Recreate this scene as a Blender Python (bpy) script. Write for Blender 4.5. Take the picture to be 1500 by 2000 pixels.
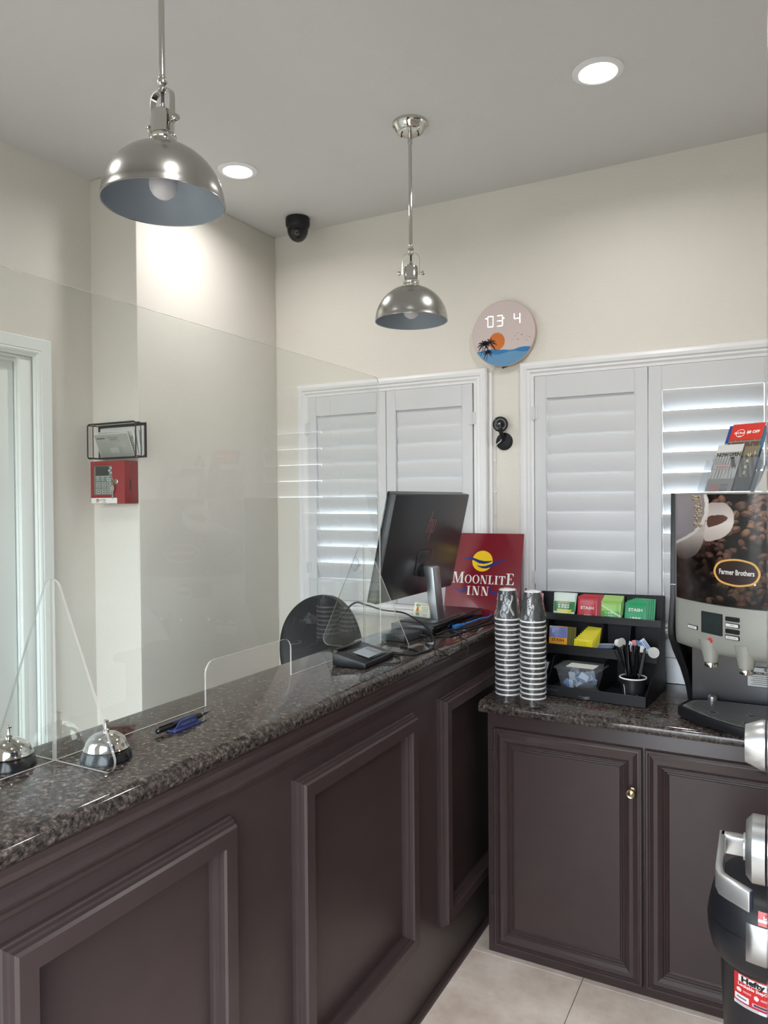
import bpy, bmesh, math, random
import numpy as np
from mathutils import Matrix, Vector
random.seed(7)
for _o in list(bpy.data.objects):
    bpy.data.objects.remove(_o, do_unlink=True)
scene = bpy.context.scene
COL = scene.collection
R = math.radians
PI = math.pi

# ------------------------------------------------------------------ camera
F_PX, YAW, PITCH, ROLL = 1447.57, R(28.298), R(-0.868), R(-0.450)
EYE = Vector((0, 0, 1.62))
_f = Vector((-math.sin(YAW)*math.cos(PITCH), math.cos(YAW)*math.cos(PITCH), math.sin(PITCH)))
_r = Vector((math.cos(YAW), math.sin(YAW), 0))
_u = _r.cross(_f)
_r2 = _r*math.cos(ROLL) + _u*math.sin(ROLL)
_u2 = -_r*math.sin(ROLL) + _u*math.cos(ROLL)
cam = bpy.data.cameras.new('camera')
cam.sensor_fit = 'VERTICAL'; cam.sensor_height = 36.0; cam.sensor_width = 27.0
cam.lens = F_PX/2000*36.0
cam.clip_start = 0.02
camo = bpy.data.objects.new('camera', cam); COL.objects.link(camo)
mw = Matrix((( _r2.x, _u2.x, -_f.x, EYE.x), (_r2.y, _u2.y, -_f.y, EYE.y), (_r2.z, _u2.z, -_f.z, EYE.z), (0, 0, 0, 1)))
camo.matrix_world = mw
scene.camera = camo

# ------------------------------------------------------------------ daylight and exposure
LED_POWER = 4.4
SKY_STRENGTH = 8.5
scene.view_settings.view_transform = 'Standard'
scene.view_settings.look = 'None'
scene.view_settings.gamma = 1.0
scene.view_settings.use_curve_mapping = False
scene.view_settings.exposure = 0.16
world = bpy.data.worlds.new('overcast_sky'); scene.world = world
world.use_nodes = True
wn = world.node_tree; wn.nodes.clear()
_o = wn.nodes.new('ShaderNodeOutputWorld'); _b = wn.nodes.new('ShaderNodeBackground')
_t = wn.nodes.new('ShaderNodeTexCoord'); _s = wn.nodes.new('ShaderNodeSeparateXYZ'); _cr = wn.nodes.new('ShaderNodeValToRGB')
_m = wn.nodes.new('ShaderNodeMapRange'); _m.inputs[1].default_value = -1; _m.inputs[2].default_value = 1
wn.links.new(_t.outputs['Generated'], _s.inputs[0]); wn.links.new(_s.outputs[2], _m.inputs[0]); wn.links.new(_m.outputs[0], _cr.inputs[0])
_e = _cr.color_ramp.elements
_e[0].position = 0.0; _e[0].color = (0.20, 0.20, 0.185, 1)
_e[1].position = 0.495; _e[1].color = (0.26, 0.26, 0.25, 1)
_q = _e.new(0.505); _q.color = (0.86, 0.92, 0.98, 1)
_q = _e.new(1.0); _q.color = (0.70, 0.84, 1.0, 1)
wn.links.new(_cr.outputs[0], _b.inputs[0]); _b.inputs[1].default_value = SKY_STRENGTH
wn.links.new(_b.outputs[0], _o.inputs[0])

# ------------------------------------------------------------------ materials
def lin(c):
    return tuple((x/255/12.92 if x/255 <= 0.04045 else ((x/255+0.055)/1.055)**2.4) for x in c)
def mat(name, rgb, rough=0.5, metal=0.0, spec=0.5, coat=0.0, emit=0.0, bump=None, vary=None, trans=0.0, alpha=1.0, aniso=0.0):
    m = bpy.data.materials.new(name); m.use_nodes = True
    nt = m.node_tree; p = nt.nodes['Principled BSDF']
    c = lin(rgb) + (1,)
    p.inputs['Base Color'].default_value = c
    p.inputs['Roughness'].default_value = rough
    p.inputs['Metallic'].default_value = metal
    p.inputs['Specular IOR Level'].default_value = spec
    p.inputs['Coat Weight'].default_value = coat
    p.inputs['Coat Roughness'].default_value = 0.05
    p.inputs['Transmission Weight'].default_value = trans
    p.inputs['Alpha'].default_value = alpha
    if emit:
        p.inputs['Emission Color'].default_value = c
        p.inputs['Emission Strength'].default_value = emit
    tc = nt.nodes.new('ShaderNodeTexCoord')
    if vary:       # (scale, amount): grain / wear in the thing's own colour
        n = nt.nodes.new('ShaderNodeTexNoise'); n.inputs['Scale'].default_value = vary[0]; n.inputs['Detail'].default_value = 6
        nt.links.new(tc.outputs['Object'], n.inputs['Vector'])
        cr = nt.nodes.new('ShaderNodeValToRGB')
        a = vary[1]
        cr.color_ramp.elements[0].position = 0.3; cr.color_ramp.elements[1].position = 0.7
        cr.color_ramp.elements[0].color = tuple(x*(1-a) for x in c[:3])+(1,)
        cr.color_ramp.elements[1].color = tuple(min(1, x*(1+a)) for x in c[:3])+(1,)
        nt.links.new(n.outputs[0], cr.inputs[0]); nt.links.new(cr.outputs[0], p.inputs['Base Color'])
    if bump:       # (scale, strength, distance)
        n = nt.nodes.new('ShaderNodeTexNoise'); n.inputs['Scale'].default_value = bump[0]; n.inputs['Detail'].default_value = 4
        nt.links.new(tc.outputs['Object'], n.inputs['Vector'])
        b = nt.nodes.new('ShaderNodeBump'); b.inputs['Strength'].default_value = bump[1]; b.inputs['Distance'].default_value = bump[2]
        nt.links.new(n.outputs[0], b.inputs['Height']); nt.links.new(b.outputs[0], p.inputs['Normal'])
    return m
def clear_mat(name, tint, ior=1.49, rough=0.0, haze=0.0, hazecol=(1, 1, 1), boost=1.0):
    """clear plastic or glass: straight-through light plus a Fresnel reflection on the outward faces"""
    m = bpy.data.materials.new(name); m.use_nodes = True
    nt = m.node_tree; nt.nodes.clear()
    o = nt.nodes.new('ShaderNodeOutputMaterial'); tr = nt.nodes.new('ShaderNodeBsdfTransparent'); gl = nt.nodes.new('ShaderNodeBsdfGlossy')
    fr = nt.nodes.new('ShaderNodeFresnel'); ge = nt.nodes.new('ShaderNodeNewGeometry'); s = nt.nodes.new('ShaderNodeMath'); k = nt.nodes.new('ShaderNodeMath')
    mx = nt.nodes.new('ShaderNodeMixShader')
    tr.inputs[0].default_value = tuple(tint)+(1,); gl.inputs['Roughness'].default_value = rough
    fr.inputs[0].default_value = ior
    s.operation = 'SUBTRACT'; s.inputs[0].default_value = 1.0; nt.links.new(ge.outputs['Backfacing'], s.inputs[1])
    s2 = nt.nodes.new('ShaderNodeMath'); s2.operation = 'MULTIPLY'; s2.inputs[1].default_value = boost; k.use_clamp = True; nt.links.new(s.outputs[0], s2.inputs[0])
    k.operation = 'MULTIPLY'; nt.links.new(fr.outputs[0], k.inputs[0]); nt.links.new(s2.outputs[0], k.inputs[1])
    nt.links.new(k.outputs[0], mx.inputs[0]); nt.links.new(tr.outputs[0], mx.inputs[1]); nt.links.new(gl.outputs[0], mx.inputs[2])
    last = mx
    if haze:
        d = nt.nodes.new('ShaderNodeBsdfDiffuse'); d.inputs[0].default_value = tuple(hazecol)+(1,)
        m2 = nt.nodes.new('ShaderNodeMixShader'); m2.inputs[0].default_value = haze
        nt.links.new(mx.outputs[0], m2.inputs[1]); nt.links.new(d.outputs[0], m2.inputs[2]); last = m2
    nt.links.new(last.outputs[0], o.inputs[0])
    return m
def print_mat(name, rough=0.4, spec=0.4, coat=0.0):
    m = mat(name, (200, 200, 200), rough, 0, spec, coat)
    nt = m.node_tree; a = nt.nodes.new('ShaderNodeAttribute'); a.attribute_name = 'Col'
    nt.links.new(a.outputs['Color'], nt.nodes['Principled BSDF'].inputs['Base Color'])
    return m
def granite_mat():
    m = mat('polished_granite', (60, 50, 46), 0.07, 0, 0.5)
    nt = m.node_tree; p = nt.nodes['Principled BSDF']; tc = nt.nodes.new('ShaderNodeTexCoord')
    n1 = nt.nodes.new('ShaderNodeTexNoise'); n1.inputs['Scale'].default_value = 95; n1.inputs['Detail'].default_value = 9; n1.inputs['Roughness'].default_value = 0.72
    n2 = nt.nodes.new('ShaderNodeTexNoise'); n2.inputs['Scale'].default_value = 7; n2.inputs['Detail'].default_value = 3
    v = nt.nodes.new('ShaderNodeTexVoronoi'); v.inputs['Scale'].default_value = 170
    for t in (n1, n2, v): nt.links.new(tc.outputs['Object'], t.inputs['Vector'])
    c1 = nt.nodes.new('ShaderNodeValToRGB'); e = c1.color_ramp.elements
    e[0].position = 0.38; e[0].color = lin((22, 19, 19))+(1,)
    e[1].position = 0.72; e[1].color = lin((142, 132, 122))+(1,)
    q = e.new(0.50); q.color = lin((58, 52, 49))+(1,)
    q = e.new(0.60); q.color = lin((94, 82, 76))+(1,)
    nt.links.new(n1.outputs[0], c1.inputs[0])
    c2 = nt.nodes.new('ShaderNodeValToRGB'); e = c2.color_ramp.elements
    e[0].position = 0.06; e[0].color = (1, 1, 1, 1); e[1].position = 0.16; e[1].color = (0, 0, 0, 1)
    nt.links.new(v.outputs['Distance'], c2.inputs[0])
    mx = nt.nodes.new('ShaderNodeMix'); mx.data_type = 'RGBA'
    mlt = nt.nodes.new('ShaderNodeMath'); mlt.operation = 'MULTIPLY'; nt.links.new(c2.outputs[0], mlt.inputs[0]); nt.links.new(n2.outputs[0], mlt.inputs[1])
    nt.links.new(mlt.outputs[0], mx.inputs[0]); nt.links.new(c1.outputs[0], mx.inputs[6]); mx.inputs[7].default_value = lin((176, 160, 146))+(1,)
    nt.links.new(mx.outputs[2], p.inputs['Base Color'])
    return m
def tile_mat():
    m = mat('beige_floor_tile', (186, 168, 148), 0.35, 0, 0.4)
    nt = m.node_tree; p = nt.nodes['Principled BSDF']; tc = nt.nodes.new('ShaderNodeTexCoord')
    n1 = nt.nodes.new('ShaderNodeTexNoise'); n1.inputs['Scale'].default_value = 5; n1.inputs['Detail'].default_value = 8; n1.inputs['Roughness'].default_value = .65
    nt.links.new(tc.outputs['Object'], n1.inputs['Vector'])
    c1 = nt.nodes.new('ShaderNodeValToRGB'); e = c1.color_ramp.elements
    e[0].position = .35; e[0].color = lin((212, 192, 176))+(1,); e[1].position = .68; e[1].color = lin((248, 234, 220))+(1,)
    nt.links.new(n1.outputs[0], c1.inputs[0]); nt.links.new(c1.outputs[0], p.inputs['Base Color'])
    return m
M_WALL = mat('cream_wall_paint', (224, 220, 212), 0.6, 0, 0.3, bump=(170, 0.35, 0.004))
M_CEIL = mat('white_ceiling_paint', (208, 207, 206), 0.55, 0, 0.35, bump=(120, 0.18, 0.004))
M_WHITE = mat('white_trim_paint', (232, 232, 234), 0.35, 0, 0.4)
M_SHUT = mat('white_shutter_paint', (213, 214, 217), 0.38, 0, 0.4)
M_DOORW = mat('white_door_paint', (232, 237, 234), 0.4, 0, 0.4)
M_TILEW = mat('white_glazed_tile', (232, 236, 240), 0.12, 0, 0.5)
M_GROUT = mat('grout', (150, 142, 132), 0.8)
M_FTILE = tile_mat()
M_CAB = mat('dark_brown_cabinet_paint', (62, 50, 49), 0.33, 0, 0.42, bump=(60, 0.06, 0.002), vary=(14, 0.06))
M_GRAN = granite_mat()
M_CHROME = mat('polished_nickel', (205, 203, 198), 0.08, 1.0)
M_SHADE = mat('brushed_nickel_shade', (178, 177, 173), 0.24, 1.0)
M_LINING = mat('grey_shade_lining', (142, 150, 158), 0.5, 0.15)
M_BULB = mat('opal_bulb', (206, 202, 204), 0.3, 0, 0.5)
M_LED = mat('led_diffuser', (255, 252, 244), 0.5, emit=9.0)
M_PLEXI = clear_mat('clear_acrylic', (0.96, 0.97, 0.962), boost=1.5)
M_EDGE = mat('acrylic_edge', (208, 204, 198), 0.25, 0, 0.5, alpha=0.6)
M_GLASS = clear_mat('window_glass', (0.95, 0.97, 0.96), 1.5)
M_FILM = clear_mat('plastic_film', (0.93, 0.94, 0.95), 1.45, 0.06, 0.03, (0.9, 0.92, 0.95), boost=2.0)
M_TUB = clear_mat('clear_tub_plastic', (0.95, 0.96, 0.97), 1.5, 0.04, 0.05, (0.8, 0.85, 0.9), boost=1.4)
M_BLACK = mat('black_plastic', (24, 25, 29), 0.38, 0, 0.45)
M_BLACKG = mat('glossy_black_plastic', (14, 15, 18), 0.16, 0, 0.5)
M_BLACKM = mat('matte_black_metal', (27, 28, 33), 0.5, 0.2, 0.4)
M_RUBBER = mat('black_rubber', (20, 20, 22), 0.6)
M_MON = mat('dark_grey_monitor_shell', (60, 60, 63), 0.32, 0.3, 0.5)
M_SILVER = mat('brushed_silver', (168, 172, 176), 0.32, 0.9)
M_SILVERP = mat('silver_grey_plastic', (164, 165, 157), 0.36, 0.12, 0.5)
M_STEEL = mat('brushed_steel', (150, 152, 156), 0.30, 0.9)
M_DGREY = mat('dark_grey_plastic', (58, 60, 62), 0.4)
M_CRED = mat('maroon_board', (122, 16, 34), 0.28, 0, 0.5, coat=0.2)
M_YEL = mat('yellow_print', (248, 206, 32), 0.35)
M_BLU = mat('navy_blue_print', (26, 40, 116), 0.35)
M_WPRINT = mat('white_print', (238, 236, 232), 0.4)
M_BPRINT = mat('black_print', (22, 22, 24), 0.4)
M_GPRINT = mat('grey_print', (120, 122, 120), 0.5)
M_PINK = mat('copper_print', (160, 112, 112), 0.3, 0.6)
M_REDBOX = mat('red_alarm_enamel', (142, 26, 34), 0.35, 0, 0.5)
M_BRASS = mat('antique_brass', (172, 158, 128), 0.2, 1.0)
M_NAVY = mat('navy_gloss_door_paint', (32, 36, 72), 0.12, 0, 0.5, coat=0.4)
M_SATIN = mat('satin_nickel', (178, 178, 177), 0.32, 0.85)
M_BLUEPL = mat('blue_plastic', (46, 54, 100), 0.35)
M_BLUEC = mat('bright_blue_plastic', (52, 132, 214), 0.4)
M_PAPER = mat('white_paper', (226, 226, 222), 0.7)
M_PRINT = print_mat('printed_card', 0.42)
M_GLOSSP = print_mat('glossy_print', 0.2, 0.5, 0.0)
M_CUPB = mat('charcoal_cup_print', (46, 46, 48), 0.4)
M_CUPW = mat('white_cup_board', (246, 244, 240), 0.5)
M_CLOCKF = mat('clock_face', (206, 192, 190), 0.4)
M_WARMW = mat('clock_rim', (196, 178, 164), 0.45)
M_DIGIT = mat('lit_clock_digits', (255, 255, 255), 0.5, emit=2.2)
M_SCREEN = mat('grey_lcd', (148, 158, 164), 0.15)
M_LCD = mat('dark_lcd', (46, 54, 54), 0.12)
M_ORANGE = mat('orange_print', (206, 112, 42), 0.4)
M_SEA1 = mat('sea_blue_print', (44, 120, 178), 0.4)
M_SEA2 = mat('pale_sea_print', (98, 148, 188), 0.4)
M_PALM = mat('palm_print', (30, 22, 34), 0.5)
M_REDB = mat('red_button', (206, 64, 48), 0.35)
M_LABELR = mat('red_label', (206, 42, 44), 0.35)
M_GOLD = mat('gold_print', (222, 172, 92), 0.35)
M_BROWNP = mat('dark_brown_print', (46, 26, 24), 0.35)
M_WIRE = mat('white_cord', (226, 226, 224), 0.4)

# ------------------------------------------------------------------ mesh helpers
PM = {}
def keep(o, kw):
    for k in ('label', 'category', 'group', 'kind'):
        if kw.get(k): o[k] = kw[k]
def thing(name, label, cat, loc=(0, 0, 0), rot=None, group=None):
    o = bpy.data.objects.new(name, None); COL.objects.link(o)
    m = Matrix.Translation(Vector(loc))
    if rot is not None: m = m @ (rot.to_3x3().to_4x4() if isinstance(rot, Matrix) else Matrix.Rotation(rot, 4, 'Z'))
    o.matrix_world = m; PM[o.name] = m.copy(); o.empty_display_size = 0.05
    keep(o, dict(label=label, category=cat, group=group))
    return o
class MB:
    def __init__(s): s.v = []; s.f = []; s.m = []
    def add(s, vs, fs, m=0, T=None):
        b = len(s.v)
        s.v += [tuple(T @ Vector(v)) for v in vs] if T is not None else [tuple(v) for v in vs]
        for f in fs: s.f.append(tuple(b+i for i in f)); s.m.append(m)
        return s
    def box(s, x0, y0, z0, x1, y1, z1, m=0, T=None):
        vs = [(x0, y0, z0), (x1, y0, z0), (x1, y1, z0), (x0, y1, z0), (x0, y0, z1), (x1, y0, z1), (x1, y1, z1), (x0, y1, z1)]
        return s.add(vs, [(3, 2, 1, 0), (4, 5, 6, 7), (0, 1, 5, 4), (1, 2, 6, 5), (2, 3, 7, 6), (3, 0, 4, 7)], m, T)
    def lathe(s, prof, n=32, T=None, m=0, closed=False, caps=True):
        k = len(prof); vs = []; fs = []
        for r, z in prof:
            for i in range(n):
                a = 2*PI*i/n; vs.append((r*math.cos(a), r*math.sin(a), z))
        rng = range(k) if closed else range(k-1)
        for j in rng:
            j2 = (j+1) % k
            for i in range(n):
                i2 = (i+1) % n
                fs.append((j*n+i, j*n+i2, j2*n+i2, j2*n+i))
        if caps and not closed:
            if prof[0][0] > 1e-6: fs.append(tuple(reversed(range(n))))
            if prof[-1][0] > 1e-6: fs.append(tuple((k-1)*n+i for i in range(n)))
        return s.add(vs, fs, m, T)
    def tube(s, pts, r, n=8, T=None, m=0, closed=False, flat=None):
        P = [Vector(p) for p in pts]; k = len(P); vs = []; fs = []; up = None
        for i, p in enumerate(P):
            a = P[(i-1) % k] if (closed or i) else p; b = P[(i+1) % k] if (closed or i < k-1) else p
            t = (b-a).normalized()
            if up is None:
                up = Vector((0, 0, 1)) if abs(t.z) < .9 else Vector((1, 0, 0))
            x = t.cross(up)
            if x.length < 1e-5: x = t.cross(Vector((0, 1, 0)))
            x.normalize(); up = x.cross(t).normalized()
            rr = r[i] if isinstance(r, (list, tuple)) else r
            ry = rr if flat is None else flat
            for q in range(n):
                an = 2*PI*(q+.5)/n
                vs.append(p + x*(rr*math.cos(an)) + up*(ry*math.sin(an)))
        for i in range(k if closed else k-1):
            i2 = (i+1) % k
            for q in range(n):
                q2 = (q+1) % n
                fs.append((i*n+q, i2*n+q, i2*n+q2, i*n+q2))
        if not closed:
            fs.append(tuple(range(n))); fs.append(tuple(reversed([(k-1)*n+q for q in range(n)])))
        return s.add(vs, fs, m, T)
    def prism(s, poly, h0, h1, T=None, m=0, me=None):
        """2-D outline (counter-clockwise) extruded along local z"""
        n = len(poly); me = m if me is None else me
        vs = [(x, y, h0) for x, y in poly]+[(x, y, h1) for x, y in poly]
        b = len(s.v); s.add(vs, [], m, T)
        s.f.append(tuple(b+i for i in reversed(range(n)))); s.m.append(m)
        s.f.append(tuple(b+n+i for i in range(n))); s.m.append(m)
        for i in range(n):
            j = (i+1) % n; s.f.append((b+i, b+j, b+n+j, b+n+i)); s.m.append(me)
        return s
    def flat(s, poly, z=0, T=None, m=0):
        return s.add([(x, y, z) for x, y in poly], [tuple(range(len(poly)))], m, T)
    def ball(s, c, r, n=16, T=None, m=0, sz=1.0, k=10):
        prof = [(r*math.sin(PI*i/k)+1e-7, -r*sz*math.cos(PI*i/k)) for i in range(k+1)]
        TT = Matrix.Translation(Vector(c))
        return s.lathe(prof, n, (T @ TT) if T is not None else TT, m, caps=False)
    def grid(s, fn, nu, nv, m=0):
        b = len(s.v)
        for j in range(nv):
            for i in range(nu): s.v.append(tuple(fn(i/(nu-1), j/(nv-1))))
        for j in range(nv-1):
            for i in range(nu-1):
                s.f.append((b+j*nu+i, b+j*nu+i+1, b+(j+1)*nu+i+1, b+(j+1)*nu+i)); s.m.append(m)
        return s
    def build(s, name, mats, parent=None, local=False, bevel=0, segs=2, angle=38, smooth=True, T=None, cols=None, **kw):
        me = bpy.data.meshes.new(name)
        vs = s.v
        if parent is not None and not local:
            inv = PM[parent.name].inverted(); vs = [inv @ Vector(v) for v in vs]
        if T is not None: vs = [T @ Vector(v) for v in vs]
        me.from_pydata([tuple(v) for v in vs], [], s.f)
        mats = mats if isinstance(mats, (list, tuple)) else [mats]
        for q in mats: me.materials.append(q)
        me.polygons.foreach_set('material_index', s.m)
        if cols is not None:
            at = me.attributes.new('Col', 'FLOAT_COLOR', 'POINT')
            at.data.foreach_set('color', np.asarray(cols, dtype=np.float32).ravel())
        me.update()
        if bevel:
            bm = bmesh.new(); bm.from_mesh(me)
            bm.normal_update()
            ed = [e for e in bm.edges if len(e.link_faces) == 2 and e.calc_face_angle(0) > R(50)]
            bmesh.ops.bevel(bm, geom=ed, offset=bevel, segments=segs, profile=0.5, affect='EDGES', clamp_overlap=True)
            bm.to_mesh(me); bm.free()
        if smooth:
            me.polygons.foreach_set('use_smooth', [True]*len(me.polygons)); me.set_sharp_from_angle(angle=R(angle))
        o = bpy.data.objects.new(name, me); COL.objects.link(o)
        if parent is not None:
            o.parent = parent
            PM[o.name] = PM[parent.name].copy()
        else:
            PM[o.name] = Matrix.Identity(4)
        keep(o, kw)
        return o
def recenter(o):
    """put the origin of a one-mesh thing at the middle of its base"""
    me = o.data; n = len(me.vertices); a = np.empty(n*3); me.vertices.foreach_get('co', a); a = a.reshape(-1, 3)
    c = Vector(((a[:, 0].min()+a[:, 0].max())/2, (a[:, 1].min()+a[:, 1].max())/2, a[:, 2].min()))
    me.transform(Matrix.Translation(-c)); o.location = c; PM[o.name] = Matrix.Translation(c)
    return o
def kids(o): return [c for c in bpy.data.objects if c.parent == o]
def dup(o, m, label=None, group=None):
    """copy a thing and every part of it, at matrix m"""
    def cp(src, par):
        c = src.copy(); COL.objects.link(c); c.parent = par
        if par is not None: c.matrix_parent_inverse = src.matrix_parent_inverse.copy()
        for k in kids(src): cp(k, c)
        return c
    r = cp(o, None); r.matrix_world = m; PM[r.name] = m.copy()
    if label: r['label'] = label
    if group: r['group'] = group
    return r
def text(s, size, parent, T, m, name='lettering', sx=1.0, bold=0.0, align='CENTER', local=False, label=None, space=1.0):
    cu = bpy.data.curves.new('t', 'FONT'); cu.body = s; cu.size = size; cu.align_x = align; cu.align_y = 'CENTER'
    cu.resolution_u = 2; cu.offset = bold; cu.space_character = space
    ob = bpy.data.objects.new('t', cu); COL.objects.link(ob)
    me = bpy.data.meshes.new_from_object(ob)
    bpy.data.objects.remove(ob, do_unlink=True); bpy.data.curves.remove(cu)
    TT = T @ Matrix.Diagonal((sx, 1, 1, 1))
    if not local: TT = PM[parent.name].inverted() @ TT
    me.transform(TT); me.materials.clear(); me.materials.append(m); me.name = name
    o = bpy.data.objects.new(name, me); COL.objects.link(o); o.parent = parent; PM[o.name] = PM[parent.name].copy()
    if label: o['label'] = label
    return o
def frame(o, x, y):
    """matrix whose local x,y axes are the given world directions, z their normal"""
    x = Vector(x).normalized(); y = Vector(y); y = (y-x*y.dot(x)).normalized(); z = x.cross(y)
    return Matrix(((x.x, y.x, z.x, o[0]), (x.y, y.y, z.y, o[1]), (x.z, y.z, z.z, o[2]), (0, 0, 0, 1)))
def Tr(x, y, z): return Matrix.Translation(Vector((x, y, z)))
def rrect(x0, y0, x1, y1, r, n=5):
    P = []
    for cx, cy, a in ((x1-r, y0+r, -90), (x1-r, y1-r, 0), (x0+r, y1-r, 90), (x0+r, y0+r, 180)):
        for i in range(n+1):
            t = R(a+90*i/n); P.append((cx+r*math.cos(t), cy+r*math.sin(t)))
    return P
def rect_sweep(mb, x0, y0, x1, y1, prof, T, m=0):
    """mitred moulding round a rectangle; prof = [(inset, height)]"""
    k = len(prof); vs = []; fs = []
    for u, h in prof:
        vs += [(x0+u, y0+u, h), (x1-u, y0+u, h), (x1-u, y1-u, h), (x0+u, y1-u, h)]
    for j in range(k-1):
        for i in range(4):
            i2 = (i+1) % 4; fs.append((j*4+i, j*4+i2, (j+1)*4+i2, (j+1)*4+i))
    mb.add(vs, fs, m, T)
def ell(cx, cy, rx, ry, n=24, a0=0, a1=360):
    return [(cx+rx*math.cos(R(a0+(a1-a0)*i/n)), cy+ry*math.sin(R(a0+(a1-a0)*i/n))) for i in range(n if abs(a1-a0) >= 360 else n+1)]
def raster(name, fn, cols, mat_, parent=None, local=False, **kw):
    """flat print: a fine grid with one colour (sRGB 0-255) per point; cols[v][u]"""
    a = np.asarray(cols, dtype=np.float64)/255.0
    a = np.where(a <= 0.04045, a/12.92, ((a+0.055)/1.055)**2.4)
    nv, nu = a.shape[:2]
    c4 = np.ones((nv*nu, 4)); c4[:, :3] = a.reshape(-1, 3)
    mb = MB().grid(fn, nu, nv)
    return mb.build(name, mat_, parent, local=local, cols=c4, smooth=False, **kw)
XZ = frame((0, 0, 0), (1, 0, 0), (0, 0, 1))          # local x,y -> world X,Z; local z -> -Y (towards the room)
def onback(y): return frame((0, y, 0), (1, 0, 0), (0, 0, 1))

# ================================================================== THE SETTING
XL, YF, YB, XR, ZC = -2.51, 0.15, 3.05, 1.45, 2.946
def structure(o): o['kind'] = 'structure'; return o
def wall_cells(mb, axis, a, b, u0, u1, z0, z1, holes):
    """wall slab between a and b across 'axis', pierced by holes (u0,z0,u1,z1)"""
    us = sorted({u0, u1} | {h[0] for h in holes} | {h[2] for h in holes})
    zs = sorted({z0, z1} | {h[1] for h in holes} | {h[3] for h in holes})
    for i in range(len(us)-1):
        for j in range(len(zs)-1):
            cu, cz = (us[i]+us[i+1])/2, (zs[j]+zs[j+1])/2
            if any(h[0] < cu < h[2] and h[1] < cz < h[3] for h in holes): continue
            if axis == 'y': mb.box(us[i], a, zs[j], us[i+1], b, zs[j+1])
            else: mb.box(a, us[i], zs[j], b, us[i+1], zs[j+1])
# floor: slab and single tiles
fl = structure(MB().box(XL-.12, YF-.12, -.08, XR+.12, YB+.15, -.006).build('floor', M_GROUT, smooth=False))
TS = .457
tile_me = None
for i in range(-5, 5):
    for j in range(-6, 2):
        x0, y0 = -.595+i*TS, 2.478+j*TS
        if x0+TS < XL or x0 > XR or y0+TS < YF or y0 > YB: continue
        xa, xb, ya, yb = max(x0, XL)+.0013, min(x0+TS, XR)-.0013, max(y0, YF)+.0013, min(y0+TS, YB)-.0013
        MB().box(xa, ya, -.006, xb, yb, 0).build('tile', M_FTILE, fl, bevel=.0012, segs=1, smooth=False)
structure(MB().box(XL-.12, YF-.12, ZC, XR+.12, YB+.15, ZC+.1).build('ceiling', M_CEIL, smooth=False))
W1 = (-2.060, 1.14, -1.190, 2.132); W2 = (-.919, 1.14, -.006, 2.138)
mb = MB(); wall_cells(mb, 'y', YB, YB+.14, XL-.12, XR+.12, 0, ZC, [W1, W2])
wb = structure(mb.build('wall_back', M_WALL, smooth=False))
# glazed splashback tiles behind the coffee counter
for row, (za, zb) in enumerate(((.906, 1.0035), (1.0055, 1.080))):
    for k in range(-2, 6):
        xa = -.40 + k*.30 - (.0 if row == 0 else .15); xb = xa+.298
        if k == -2: xa = max(xa, -.955)
        MB().box(xa, 3.036, za, xb, YB, zb).build('tile', M_TILEW, wb, bevel=.0015, segs=1)
D1 = (.845, 0, 1.860, 2.181)
mb = MB(); wall_cells(mb, 'x', XL-.12, XL, YF-.12, 2.133, 0, ZC, [D1])
structure(mb.build('wall_left', M_WALL, smooth=False))
structure(MB().box(XL-.12, 2.133, 0, -2.252, YB, ZC).build('wall_pillar', M_WALL, bevel=.006, segs=2))
structure(MB().box(XR, YF-.12, 0, XR+.12, YB, ZC).build('wall_right', M_WALL, smooth=False))
DF = (-.93, 0, .045, 2.09); WF = (-2.40, .20, -1.32, 2.20)
mb = MB(); wall_cells(mb, 'y', YF-.12, YF, XL, XR, 0, ZC, [DF, WF])
structure(mb.build('wall_front', M_WALL, smooth=False))
# ---- left door with moulded casing
d1 = structure(MB().box(-2.585, .905, .01, -2.545, 1.798, 2.160).build('door_1', M_DOORW, bevel=.002))
d1['label'] = 'white painted door in the left wall'
cas = [(0, 0), (0, .018), (.004, .020), (.044, .020), (.048, .017), (.052, .019), (.058, .016), (.062, .010), (.066, .011), (.070, 0)]
T = frame((XL, 0, 0), (0, 1, 0), (0, 0, 1))      # local x=Y, y=Z, z=+X
mb = MB()
def casing_u(mb, u0, u1, z1, z0, prof, T):
    """three-sided mitred casing: left, head, right; u0..u1 outer, z1 outer top"""
    vs = []; fs = []
    for w, h in prof: vs += [(u0+w, z0, h), (u0+w, z1-w, h), (u1-w, z1-w, h), (u1-w, z0, h)]
    for j in range(len(prof)-1):
        for i in range(3): fs.append((j*4+i+1, j*4+i, (j+1)*4+i, (j+1)*4+i+1))
    mb.add(vs, fs, 0, T)
casing_u(mb, .83, 1.925, 2.246, 0.0, cas, T)
mb.build('casing', M_DOORW, d1, angle=25)
mb = MB()
mb.box(XL-.12, 1.803, 0, XL-.004, 1.859, 2.180).box(XL-.12, .846, 0, XL-.004, .90, 2.180).box(XL-.12, .90, 2.166, XL-.004, 1.803, 2.180)
mb.box(-2.541, 1.799, 0, -2.530, 1.803, 2.166).box(-2.545, .90, 2.152, -2.532, 1.803, 2.166)
mb.build('door_frame', M_DOORW, d1, bevel=.002)
mb = MB(); mb.lathe([(.026, 0), (.026, .006), (.010, .010), (.010, .035), (.024, .045), (.028, .058), (.022, .070), (0.0005, .074)], 20, frame((-2.545, .97, .95), (0, 1, 0), (0, 0, 1)))
mb.build('door_knob', M_SATIN, d1)
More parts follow.
